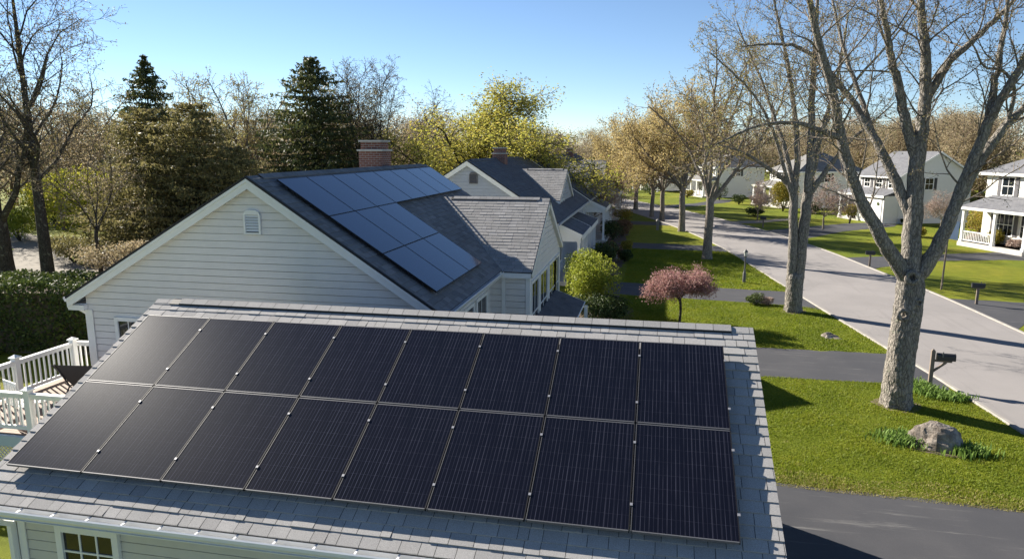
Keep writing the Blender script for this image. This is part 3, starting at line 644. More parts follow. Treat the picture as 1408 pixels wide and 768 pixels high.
for yy in (21.1, 23.5, 26.0): pf.box(-2.52, -2.40, yy, yy + .12, 0, 1.0)
pf.build('porch_post', 'trim_white', h1)
# blue panels
vr = V3(H1['xr'] - H1['xe'], 0, H1['zr'] - H1['ze']); LR1 = np.linalg.norm(vr); vr /= LR1; nr = np.cross((0, 1, 0), vr)
BW, BH = 1.434, 1.548; bp = make_panel(BW, BH, 'cell_blue', 'frame_black', '', 'blue solar panels on the house roof')
rot = Matrix(((0, vr[0], nr[0]), (1, vr[1], nr[1]), (0, vr[2], nr[2]))).to_euler()
topv = 5.21; first = True
for row, n_c in ((0, 8), (1, 3), (2, 3)):
    for k_ in range(n_c):
        o = bp if first else dup(bp); first = False
        o.location = V3(H1['xe'], 15.2, H1['ze']) + V3(0, 1, 0) * (BW + .02) * k_ + vr * (topv - (row + 1) * BH - row * .02) + nr * .13; o.rotation_euler = rot
        nm = {0: 'house ridge row', 1: 'middle row on the house', 2: 'row nearest the house eave'}[row]
        o['label'] = 'blue reflecting solar panel, %s in the %s' % ('nearest' if k_ == 0 else 'farthest' if k_ == n_c - 1 else ORD[k_] + ' from the near end', nm)

H2 = dict(xr=-9.3, xl=-14.2, xe=-4.65, y0=34.0, y1=50.0, zr=6.36, ze=3.3, vent=5.45, vdx=0.3, mroof='shingle_slate', mwall='siding_blue', mtrim='trim_white', mvent='shutter_grey', course=.2,
          wing=dict(y=43.0, hw=3.3, z=5.68, ze=4.0, xo=-5.35, mroof='shingle_warm', course=.2))
def porch(par, x0, x1, y0, y1, z0, z1, ncol=4, mroof='shingle_slate'):
    """shed porch roof from the wall (x0,z0) down to its beam (x1,z1)"""
    d = V3(x1 - x0, 0, z1 - z0); L = np.linalg.norm(d); d /= L; n_ = np.cross((0, 1, 0), -d); O = V3(x0, y0, z0); W_ = y1 - y0
    r = MB(); r.obox(O, (0, 1, 0), d, n_, 0, W_, 0, L, -.05, 0, 1); shingles(r, O + d * L, (0, 1, 0), -d, L - .02, lambda v: 0, lambda v: W_, .2, .35, .014); r.build('porch_roof', [mroof, 'roof_deck'], par)
    f = MB(); f.obox(O, d, (0, 1, 0), n_, 0, L + .02, -.035, -.003, -.26, .02); f.obox(O, d, (0, 1, 0), n_, 0, L + .02, W_ + .003, W_ + .035, -.26, .02)
    f.box(x1 + .002, x1 + .03, y0, y1, z1 - .25, z1 - .01); f.box(x1 - .28, x1 - .08, y0, y1, z1 - .34, z1 - .12)
    f.prism([V3(x0, y0 + .02, z0 - .06), V3(x1 - .1, y0 + .02, z1 - .08), V3(x1 - .1, y0 + .02, z1 - .34), V3(x0, y0 + .02, z1 - .34)], (0, .03, 0))
    f.build('porch_beam', 'trim_white', par)
    for i in range(ncol):
        y = y0 + .15 + (W_ - .3) * i / (ncol - 1); c = MB(); c.box(x1 - .25, x1 - .11, y - .07, y + .07, .2, z1 - .34); c.box(x1 - .28, x1 - .08, y - .1, y + .1, .2, .36); c.box(x1 - .275, x1 - .085, y - .095, y + .095, z1 - .44, z1 - .342); c.build('porch_column', 'column_white', par)
    b = MB(); b.box(x0, x1 + .05, y0 - .05, y1 + .05, 0, .2); b.build('porch_floor', 'cap_concrete', par)
def house_b(label, dy, name='gabled_house', mw='siding_blue'):
    p = dict(H2); p['y0'] += dy; p['y1'] += dy; p['mwall'] = mw; q = dict(H2['wing']); q['y'] += dy; p['wing'] = q
    h, e = side_house(name, label, p)
    chimney(h, -9.5, -8.75, 40.4 + dy, 41.2 + dy, 5.7, 6.62)
    for y in (40.1, 41.3, 42.5, 44.2, 45.4): window(h, (e['xw'] + .016, y + dy, 2.95 if y < 42 else 1.0), (0, 1, 0), (1, 0, 0), .75, .95 if y < 42 else 1.6, 2, 2, .08, glass='glass_dark')
    for y in (35.2, 37.0): window(h, (e['wr'] + .016, y + dy, .9), (0, 1, 0), (1, 0, 0), 1.0, 1.6, 2, 2, .09)
    porch(h, e['wr'], -3.55, 34.9 + dy, 39.2 + dy, 3.3, 2.62, 3); porch(h, e['xw'] + .02, -3.7, 40.0 + dy, 46.2 + dy, 2.95, 2.35, 5)
    return h
h2 = house_b('blue grey gabled house with brick chimney, second along the near side of the street', 0)
h3 = house_b('pale blue gabled house third along the near side, mostly hidden behind the second', 17, mw='siding_blue')
h4 = house_b('farthest gabled house on the near side, only its roof edge showing', 34)

# ------------------------------------------------------------------ houses across the street
def hip(r, x0, x1, y0, y1, z0, h, rx0, rx1, ry0, ry1, t=.05):
    a, b, c, d = V3(x0, y0, z0), V3(x1, y0, z0), V3(x1, y1, z0), V3(x0, y1, z0); e, f, g_, i = V3(rx0, ry0, z0 + h), V3(rx1, ry0, z0 + h), V3(rx1, ry1, z0 + h), V3(rx0, ry1, z0 + h)
    r.quad(a, b, f, e); r.quad(b, c, g_, f); r.quad(c, d, i, g_); r.quad(d, a, e, i); r.quad(e, f, g_, i)
    r.quad(d, c, b, a)
def wallbox(w, x0, x1, y0, y1, z0, z1, exp=.16):
    siding(w, (x0, y1, 0), (0, -1, 0), (-1, 0, 0), z0, z1, lambda z: 0, lambda z: y1 - y0, exp, .012)
    siding(w, (x0, y0, 0), (1, 0, 0), (0, -1, 0), z0, z1, lambda z: 0, lambda z: x1 - x0, exp, .012)
    siding(w, (x1, y0, 0), (0, 1, 0), (1, 0, 0), z0, z1, lambda z: 0, lambda z: y1 - y0, exp, .012)
    siding(w, (x1, y1, 0), (-1, 0, 0), (0, 1, 0), z0, z1, lambda z: 0, lambda z: x1 - x0, exp, .012)
def shutters(par, O, U, N, wd, h, mat, sw=.3):
    for u in (-.1 - sw, wd + .1):
        m = MB(); m.obox(O, U, (0, 0, 1), N, u, u + sw, -.06, h + .06, 0, .045)
        n = int(h / .12)
        for i in range(n): m.obox(O, U, (0, 0, 1), N, u + .04, u + sw - .04, i * h / n + .02, i * h / n + .07, .045, .055)
        m.build('shutter', mat, par)
def frontwin(par, x, y, z, wd, h, shut=None, nx=2, ny=2):
    O = (x, y + wd, z); window(par, O, (0, -1, 0), (-1, 0, 0), wd, h, nx, ny, .08, 'trim_far')
    if shut: shutters(par, O, (0, -1, 0), (-1, 0, 0), wd, h, shut)
def sidewin(par, x, y, z, wd, h, shut=None):
    O = (x, y, z); window(par, O, (1, 0, 0), (0, -1, 0), wd, h, 2, 2, .08, 'trim_far')
    if shut: shutters(par, O, (1, 0, 0), (0, -1, 0), wd, h, shut)
def panel_door(par, x, y0, y1, z1, name='garage_door', rows=4, cols=4, mat='door_white', z0=.03, win=False):
    d = MB(); d.box(x - .02, x, y0, y1, z0, z1)
    W_ = (y1 - y0) / cols; Hh = (z1 - z0) / rows
    for i in range(cols):
        for j in range(rows):
            if win and j == rows - 1: continue
            d.box(x - .035, x - .0201, y0 + i * W_ + W_ * .12, y0 + (i + 1) * W_ - W_ * .12, z0 + j * Hh + Hh * .16, z0 + (j + 1) * Hh - Hh * .16)
    for a, b, c_, e in ((y0 - .12, y0, z0, z1 + .12), (y1, y1 + .12, z0, z1 + .12), (y0, y1, z1, z1 + .12)): d.box(x - .05, x + .0, a, b, c_, e)
    o = d.build(name, mat, par)
    if win:
        g = MB()
        for i in range(cols): g.box(x - .026, x - .0201, y0 + i * W_ + W_ * .14, y0 + (i + 1) * W_ - W_ * .14, z1 - Hh * .85, z1 - Hh * .2)
        g.build('door_glass', 'glass_dark', o)
    return o
def trimline(par, segs, mat='trim_far', name='eave_trim'):
    m = MB()
    for s_ in segs: m.box(*s_)
    m.build(name, mat, par)
def columns(par, pts, z0, z1, s_=.09):
    for x, y in pts:
        c = MB(); c.box(x - s_, x + s_, y - s_, y + s_, z0, z1); c.box(x - s_ - .03, x + s_ + .03, y - s_ - .03, y + s_ + .03, z0, z0 + .18); c.box(x - s_ - .025, x + s_ + .025, y - s_ - .025, y + s_ + .025, z1 - .15, z1 - .003); c.build('porch_column', 'column_white', par)
def railing(par, x, y0, y1, z0=.35, z1=1.1):
    m = MB(); m.box(x - .03, x + .03, y0, y1, z1 - .06, z1); m.box(x - .03, x + .03, y0, y1, z0 + .06, z0 + .12); y = y0 + .06
    while y < y1: m.box(x - .015, x + .015, y, y + .03, z0 + .12, z1 - .06); y += .15
    m.build('porch_railing', 'column_white', par)

# nearest across the street, cut by the right edge of the picture
ha = thing('two_storey_house', 'cream two storey house at the right edge with grey shutters and a front porch', 'house', (25.15, 47.4, 0), R(19))
w_ = MB(); wallbox(w_, 1.5, 9.5, 0, 9.3, .3, 5.25); wallbox(w_, 0.1, 1.49, -.01, 3.6, .3, 2.9); w_.box(.05, 9.5, -.03, 9.33, 0, .3); w_.build('wall', 'siding_cream', ha)
r = MB(); hip(r, 1.1, 9.9, -.4, 9.7, 5.25, 2.3, 5.4, 5.6, 3.6, 5.6); r.build('roof', 'roof_far_grey', ha, uvscale=1)
r = MB(); hip(r, -.45, 1.6, -.3, 9.35, 2.82, .85, 1.5, 1.58, -.1, 8.6); r.build('porch_roof', 'roof_far_grey', ha, uvscale=1)
trimline(ha, [(1.08, 9.92, -.42, 9.72, 5.07, 5.245), (-.47, 1.48, -.32, 9.37, 2.64, 2.815)])
for y in (6.9, 4.3, 1.6): frontwin(ha, 1.488, y, 3.75, .95, 1.2, 'shutter_grey')
frontwin(ha, 1.488, 6.6, .95, 1.5, 1.45, 'shutter_grey', 4, 2); frontwin(ha, 1.488, 5.3, .9, .6, 1.6)
panel_door(ha, 1.49, 4.05, 4.95, 2.35, 'front_door', 3, 2, 'shutter_grey', .4); panel_door(ha, .085, .35, 3.2, 2.3, win=True)
columns(ha, [(-.2, 9.1), (-.2, 6.3), (-.2, 3.75)], .3, 2.64); railing(ha, -.2, 6.4, 9.0); f = MB(); f.box(-.4, 1.48, 3.6, 9.25, 0, .3); f.build('porch_floor', 'cap_concrete', ha)
for q in (.28, 3.3):
    m = MB(); m.box(-.05, .07, q, q + .13, 2.0, 2.3); m.box(-.08, .08, q - .02, q + .15, 2.3, 2.33); m.build('wall_lamp', 'lamp_metal', ha)

hb_ = thing('two_storey_house', 'white gabled house with a projecting garage and a shuttered window on its shaded side', 'house', (22.3, 71, 0), R(20))
W2, L2 = 7.4, 6.0
w_ = MB(); wallbox(w_, 0, W2, 0, L2, .2, 4.5); wallbox(w_, -1.5, -.01, .02, 3.3, .2, 2.6)
for yy, Nn, U_ in ((0, (0, -1, 0), (1, 0, 0)), (L2, (0, 1, 0), (-1, 0, 0))):
    siding(w_, (0 if yy == 0 else W2, yy, 0), U_, Nn, 4.5, 6.5, lambda z: (z - 4.5) * W2 / 2 / 2.05, lambda z: W2 - (z - 4.5) * W2 / 2 / 2.05, .16, .012)
w_.box(-1.52, W2, -.03, L2 + .03, 0, .2); w_.build('wall', 'siding_white', hb_)
r = MB(); 
for sg in (1, -1):
    xa = -.35 if sg > 0 else W2 + .35; a = V3(xa, -.25, 4.32); b = V3(xa, L2 + .25, 4.32); c_ = V3(W2 / 2, L2 + .25, 6.62); d = V3(W2 / 2, -.25, 6.62)
    r.prism([a, b, c_, d] if sg < 0 else [b, a, d, c_], V3(0, 0, .08))
r.build('roof', 'roof_far_grey', hb_, uvscale=1)
r = MB(); r.prism([V3(-1.75, -.2, 2.62), V3(0, -.2, 3.22), V3(0, -.2, 3.1), V3(-1.75, -.2, 2.5)], (0, L2 + 1.0, 0)); r.build('porch_roof', 'roof_far_grey', hb_, uvscale=1)
trimline(hb_, [(-.37, -.33, -.25, L2 + .25, 4.2, 4.318), (-1.78, -1.752, -.2, L2 + .8, 2.42, 2.63), (-.06, -.014, 0, L2, 4.12, 4.3), (-.05, -.014, 0, .13, 3.2, 4.12), (-.05, -.014, L2 - .13, L2, 3.2, 4.12)])
ra_ = MB()
for sg in (1, -1):
    xa = -.36 if sg > 0 else W2 + .36; ra_.bar(V3(xa, -.262, 4.26), V3(W2 / 2, -.262, 6.58), .03, .16, up=(0, 1, 0)) if False else ra_.prism([V3(xa, -.26, 4.2), V3(xa, -.26, 4.39), V3(W2 / 2, -.26, 6.69), V3(W2 / 2, -.26, 6.5)], (0, -.03, 0))
ra_.build('rake_board', 'trim_far', hb_)
for y in (.75, 2.55, 4.35): frontwin(hb_, -.012, y, 3.28, .8, .8, 'shutter_grey')
sidewin(hb_, 2.5, -.012, 3.2, .8, 1.0, 'shutter_black')
panel_door(hb_, -1.512, .4, 2.9, 2.1); 
for q in (.75, 2.2):
    m = MB(); m.tube([(-1.54, q, 1.85), (-1.6, q, 1.85)], .16, 10); m.build('wreath', 'dark_leaf', hb_)
panel_door(hb_, -.012, 4.3, 5.2, 2.2, 'front_door', 3, 2, 'shutter_grey', .2)
columns(hb_, [(-1.55, 3.6), (-1.55, 5.2), (-1.55, L2 + .55)], .2, 2.45)
f = MB(); f.box(-1.7, 0, 3.3, L2 + .7, 0, .19); f.build('porch_floor', 'cap_concrete', hb_)
m = MB(); m.box(.3, .6, -.16, -.02, 1.9, 2.1); m.build('wall_lamp', 'lamp_metal', hb_)

def far_house(label, loc, rz, Lf, D, ze, hr, porch_z, mroof, nup, mwall='siding_white', ridge=(.4, .6), porch_ext=.9, groof=None):
    t = thing('two_storey_house', label, 'house', loc, rz); w = MB(); wallbox(w, 0, D, 0, Lf, .2, ze, .18); w.box(-.02, D, -.03, Lf + .03, 0, .2); w.build('wall', mwall, t)
    r = MB(); hip(r, -.35, D + .35, -.35, Lf + .35, ze, hr, D * .45, D * .55, Lf * ridge[0], Lf * ridge[1]); r.build('roof', mroof, t, uvscale=1)
    r = MB(); hip(r, -1.9, .1, -.2, Lf + porch_ext, porch_z, .6, 0, .05, .1, Lf - .2); r.build('porch_roof', mroof, t, uvscale=1)
    trimline(t, [(-.37, D + .37, -.37, Lf + .37, ze - .16, ze - .004), (-1.92, .0, -.22, Lf + porch_ext + .02, porch_z - .16, porch_z - .004)])
    for i in range(nup): frontwin(t, -.012, Lf * (i + .5) / nup - .4, (porch_z + .6 + ze) / 2 - .3, .75, min(1., ze - porch_z - .85), 'shutter_grey')
    for i in range(2): frontwin(t, -.012, Lf * (.2 + .5 * i), .8, 1.0, porch_z - 1.35, 'shutter_grey')
    panel_door(t, -.013, Lf * .45, Lf * .45 + .9, min(2.1, porch_z - .3), 'front_door', 3, 2, 'shutter_grey', .2)
    columns(t, [(-1.7, .1), (-1.7, Lf * .38), (-1.7, Lf * .7), (-1.7, Lf + porch_ext - .2)], .2, porch_z - .16); railing(t, -1.7, Lf * .4, Lf + porch_ext - .3, .2, .85)
    f = MB(); f.box(-1.9, 0, 0, Lf + porch_ext, 0, .19); f.build('porch_floor', 'cap_concrete', t)
    sidewin(t, D * .4, -.012, porch_z + .6, .75, .9, 'shutter_black')
    return t
hc = far_house('white two storey house with a hipped roof behind the round yellow green bush', (16.4, 87.5, 0), R(22), 6.2, 8.5, 4.3, 2.2, 2.5, 'roof_far_warm', 3)
hd = far_house('white two storey house further off, seen between two street trees', (8.4, 105, 0), R(20), 6.6, 7.5, 4.3, 1.8, 2.5, 'roof_far_warm', 3)
he = thing('low_house', 'low white house with wide grey roof where the street bends away', 'house', (1.4, 117, 0), R(28))
w_ = MB(); wallbox(w_, 0, 6.5, 0, 9.5, .2, 1.95)
siding(w_, (0, 0, 0), (1, 0, 0), (0, -1, 0), 1.95, 3.7, lambda z: (z - 1.95) * 3.25 / 1.8, lambda z: 6.5 - (z - 1.95) * 3.25 / 1.8, .18, .012)
siding(w_, (-.02, 2.5, 0), (0, 1, 0), (-1, 0, 0), 1.9, 1.9, lambda z: 0, lambda z: 1)
w_.build('wall', 'siding_white', he)
r = MB()
for sg in (1, -1):
    xa = -1.4 if sg > 0 else 6.9; za = 1.75
    a = V3(xa, -.3, za); b = V3(xa, 9.8, za); c_ = V3(3.25, 9.8, 3.85); d = V3(3.25, -.3, 3.85); r.prism([a, b, c_, d] if sg < 0 else [b, a, d, c_], V3(0, 0, .07))
r.build('roof', 'roof_far_warm', he, uvscale=1)
dm = MB(); wallbox(dm, -.4, 2.6, 3.4, 5.8, 1.9, 3.3); dm.prism([V3(-.42, 3.3, 3.25), V3(-.42, 5.9, 3.25), V3(-.42, 4.6, 3.8)], (3, 0, 0)); dm.build('dormer', 'siding_white', he)
for y in (1.2, 6.6, 8.0): frontwin(he, -.012, y, .6, .9, 1.0, 'shutter_grey')
frontwin(he, -.412, 4.2, 2.3, .7, .7); panel_door(he, -.013, 4.1, 5.0, 1.75, 'front_door', 3, 2, 'shutter_grey', .2)
columns(he, [(-1.1, .3), (-1.1, 3.2), (-1.1, 6.2), (-1.1, 9.2)], 0, 1.75, .08)

# ------------------------------------------------------------------ deck beside the house
dk = thing('deck', 'wooden deck with white skirt between the garage and the hedge', 'deck', (-11.4, 12.8, 0), world=True)
m = MB(); y = 11.2
while y < 14.55: m.box(-14.85, -7.9, y, y + .135, 1.06, 1.1); y += .142
m.build('deck_board', 'deck_wood', dk)
m = MB(); m.box(-14.9, -7.9, 11.1, 11.19, .86, 1.085); m.box(-14.95, -14.86, 11.1, 14.6, .86, 1.085); m.build('rim_board', 'skirt_blue', dk)
m = MB(); x = -14.9
while x < -7.9:                                # lattice skirt
    m.bar((x, 11.155, .05), (x + .8, 11.155, .85), .008, .03, up=(0, 1, 0)); m.bar((x + .8, 11.14, .05), (x, 11.14, .85), .008, .03, up=(0, 1, 0)); x += .1
m.build('lattice', 'trim_white', dk)
m = MB()
for x in (-14.7, -12.4, -10, -8.2):
    for y in (11.4, 14.2): m.box(x - .06, x + .06, y - .06, y + .06, 0, 1.06)
m.build('footing_post', 'post_wood', dk)
def deck_rail(label, a, b, posts):
    a = V3(*a); b = V3(*b); t = thing('deck_railing', label, 'railing', tuple((a + b) / 2 * V3(1, 1, 0) + V3(0, 0, 1.1)), world=True, group='white railings of the deck')
    m = MB(); m.bar(a + (0, 0, .86), b + (0, 0, .86), .11, .045); m.bar(a + (0, 0, .80), b + (0, 0, .80), .05, .07); m.build('top_rail', 'trim_white', t)
    m = MB(); m.bar(a + (0, 0, .12), b + (0, 0, .12), .05, .08); m.build('bottom_rail', 'trim_white', t)
    L = np.linalg.norm(b - a); n = int(L / .135); U = (b - a) / L
    for i in range(n):
        p = a + U * (i + .5) * L / n; m = MB(); m.bar(p + (0, 0, .16), p + (0, 0, .765), .034, .034, up=tuple(U)); m.build('baluster', 'trim_white', t)
    for q in posts:
        p = a + U * q * L; m = MB(); m.box(p[0] - .065, p[0] + .065, p[1] - .065, p[1] + .065, 1.1, 2.04); m.box(p[0] - .095, p[0] + .095, p[1] - .095, p[1] + .095, 2.04, 2.07)
        m.add([p + (-.09, -.09, .97), p + (.09, -.09, .97), p + (.09, .09, .97), p + (-.09, .09, .97), p + (0, 0, 1.03)], [[0, 1, 4], [1, 2, 4], [2, 3, 4], [3, 0, 4]]); m.build('post', 'trim_white', t)
deck_rail('white deck railing on the far side, running along in front of the dark hedge', (-14.78, 11.35, 1.1), (-14.68, 14.75, 1.1), (0.0, .52, 1.0))
deck_rail('short white railing piece between the far post and the house corner', (-14.66, 14.86, 1.1), (-14.1, 14.92, 1.1), (1.0,))
deck_rail('white deck railing nearest the garage roof', (-14.68, 11.25, 1.1), (-9.6, 11.33, 1.1), (.435, 1.0))
ch = thing('patio_chair', 'dark grey sling chair turned away on the deck', 'chair', (-12.75, 13.0, 1.1), R(8)); ch.scale = (1.2, 1.1, 1.12)
s_ = MB(); s_.quad((-.45, -.25, .9), (.5, -.25, .9), (.42, .1, .35), (-.30, .1, .35)); s_.quad((-.45, -.26, .9), (-.30, .09, .35), (.42, .09, .35), (.5, -.26, .9)); s_.box(-.32, .44, .1, .62, .33, .36); s_.build('sling_seat', 'cloth_dark', ch)
for x in (-.34, .46):
    m = MB(); m.tube([(x, -.3, 0), (x, .05, .36), (x * 1.1, -.27, .92)], .016, 6); m.tube([(x, .05, .36), (x, .62, .36), (x, .66, 0)], .016, 6); m.build('chair_leg', 'frame_black', ch)
ch2 = thing('patio_chair', 'white slatted garden chair behind the near deck railing', 'chair', (-13.2, 11.9, 1.1), R(160))
m = MB()
for i in range(5): m.box(-.28, .28, -.26 + i * .11, -.18 + i * .11, .40, .42)
m.build('seat', 'trim_white', ch2); m = MB()
for i in range(5): m.box(-.26 + i * .115, -.2 + i * .115, .27, .29, .42, .9)
m.box(-.28, .28, .268, .292, .9, .96); m.build('backrest', 'trim_white', ch2)
for x in (-.27, .24):
    for y in (-.25, .24): m = MB(); m.box(x, x + .04, y, y + .04, 0, .40); m.build('leg', 'trim_white', ch2)

# ------------------------------------------------------------------ vegetation builders
def rnd(): return random.random()
def unit(v): return v / (np.linalg.norm(v) + 1e-12)
class Tree:
    """grows tapered limbs; big wood goes to mesh A, twigs and leaves to mesh B"""
    def __init__(s, cfg): s.A = MB(); s.B = MB(); s.c = cfg; s.tips = []
    def limb(s, pts, r0, r1, lvl, n=None):
        k = len(pts); t = np.linspace(0, 1, k); rad = r0 + (r1 - r0) * t ** .85
        n = n or {0: 12, 1: 9, 2: 6, 3: 4}.get(lvl, 3); (s.A if lvl <= s.c.get('wood', 1) else s.B).tube(pts, rad, n, 0, lvl == 0)
        return rad
    def path(s, p, d, L, lvl):
        c = s.c; n = {0: 9, 1: 9, 2: 7, 3: 5}.get(lvl, 3); w = c.get('wander', .22) * (1 if lvl > 0 else .4); up = c.get('up', .12); P = [np.array(p, float)]
        d = unit(np.array(d, float))
        for i in range(n):
            d = unit(d + np.random.normal(size=3) * w * .6 + V3(0, 0, up * (.6 if lvl < 3 else .25)) + (V3(0, 0, -c.get('droop', 0)) if lvl >= 2 else 0)); P.append(P[-1] + d * L / n)
        return np.array(P)
    def grow(s, P, r0, lvl, start=.25):
        c = s.c; L = np.linalg.norm(np.diff(P, axis=0), axis=1).sum(); r1 = max(c.get('rmin', .005), r0 * c.get('taper', .3)); s.limb(P, r0, r1, lvl)
        if lvl >= c['max']:
            s.tips.append(P[1:]); return
        dens = c['dens'][lvl]; nc = max(1, int(L * dens * random.uniform(.85, 1.15))); az = rnd() * 6.28
        for i in range(nc):
            t = start + (1 - start) * (i + rnd() * .8) / nc; t = min(t, .99); x = t * (len(P) - 1); j = min(int(x), len(P) - 2); p = P[j] + (P[j + 1] - P[j]) * (x - j); T = unit(P[j + 1] - P[j])
            az += 2.4 + random.uniform(-.5, .5); A = unit(np.cross(T, (.3, .9, .2))); B = np.cross(T, A); sp = R(random.uniform(*c.get('spread', (32, 58))))
            d = T * math.cos(sp) + (A * math.cos(az) + B * math.sin(az)) * math.sin(sp)
            Lc = c['len'][lvl] * (1.1 - .6 * t) * random.uniform(.65, 1.2); rc = min(r0 * .6, (r0 + (r1 - r0) * t) * c.get('rr', .6))
            s.grow(s.path(p, d, Lc, lvl + 1), max(rc, c.get('rmin', .005)), lvl + 1, .2)
        # the leader carries on as a twig
        s.tips.append(P[-2:])
    def leaf(s, per, size, jit, asp=.6, up=0, clump=None):
        P = np.vstack(s.tips); Q = np.repeat(P, per, 0); 
        if clump is not None:
            keep = np.random.rand(len(Q)) < clump; Q = Q[keep]
        s.B.leaves(Q + np.random.normal(size=Q.shape) * jit, size, 1, up, asp)
    def finish(s, t, bark_, twig, leaf):
        s.A.build('trunk', bark_, t); s.B.build('crown', [twig, leaf], t); return t
def dens_curve(P, n=4): return spline([V3(*p) for p in P], n)

# ---- the big near tree, its limbs as photographed
def jy(pts, y0, amt):                      # x,z lists to 3-D with a drifting depth
    n = len(pts); return [V3(x, y0 + amt * (i / max(1, n - 1)) ** 1.2, z) for i, (x, z) in enumerate(pts)]
LIMB1 = {
 'trunk': ([(6.7, -.1), (6.68, .35), (6.66, .9), (6.68, 1.7), (6.7, 2.5), (6.72, 3.1), (6.71, 3.7)], .355, .335, 0),
 'A': ([(6.66, 3.45), (6.30, 3.95), (5.94, 4.44), (5.49, 5.11), (4.93, 6.05), (4.5, 7.18), (4.19, 8.11), (3.79, 9.2), (3.43, 10.1), (3.1, 11.4), (2.9, 12.8)], .25, .05, -2.0),
 'A2': ([(4.5, 7.18), (3.99, 7.33), (3.47, 7.5), (2.74, 7.53), (2.01, 7.32), (1.37, 7.0)], .10, .02, -1.2),
 'B': ([(6.63, 5.0), (6.26, 5.88), (5.83, 6.75), (5.55, 7.32), (5.17, 7.98), (4.62, 8.75), (4.12, 9.29), (3.64, 9.66), (2.97, 9.78), (2.24, 9.75)], .17, .03, 1.6),
 'B2': ([(5.55, 7.3), (5.3, 8.3), (4.9, 9.6), (4.7, 10.9), (4.3, 12.5)], .09, .025, 2.4),
 'C': ([(6.70, 3.6), (6.62, 4.94), (6.58, 6.44), (6.63, 7.36), (6.62, 8.43), (6.5, 9.48), (6.34, 10.52), (6.25, 12.0), (6.3, 13.6)], .29, .06, .3),
 'C2': ([(6.55, 6.7), (6.17, 7.72), (5.86, 8.62), (5.64, 9.16), (5.43, 9.87), (5.19, 10.57), (4.9, 12.0), (4.75, 13.4)], .16, .04, -.8),
 'C3': ([(6.65, 8.1), (7.12, 9.03), (7.56, 9.45), (8.06, 9.95), (8.52, 10.43), (9.1, 11.1), (9.9, 12.0)], .13, .03, 1.0),
 'D': ([(6.80, 3.5), (7.1, 4.1), (7.3, 4.75), (7.5, 5.71), (7.7, 6.72), (7.92, 7.7), (8.22, 8.58), (8.52, 9.43), (8.95, 10.6), (9.5, 12.2)], .24, .05, -1.2),
 'E': ([(7.5, 5.7), (7.95, 6.72), (8.36, 7.44), (8.82, 7.96), (9.4, 8.8), (10.2, 9.9)], .17, .04, .2),
 'D2': ([(7.88, 7.5), (8.0, 8.41), (8.15, 9.4), (8.3, 10.6), (8.3, 12.2)], .12, .03, 1.1),
 'G': ([(8.42, 7.55), (8.45, 8.3), (8.12, 8.75), (7.66, 8.85), (7.33, 9.3), (6.95, 9.8)], .06, .015, -.5)}
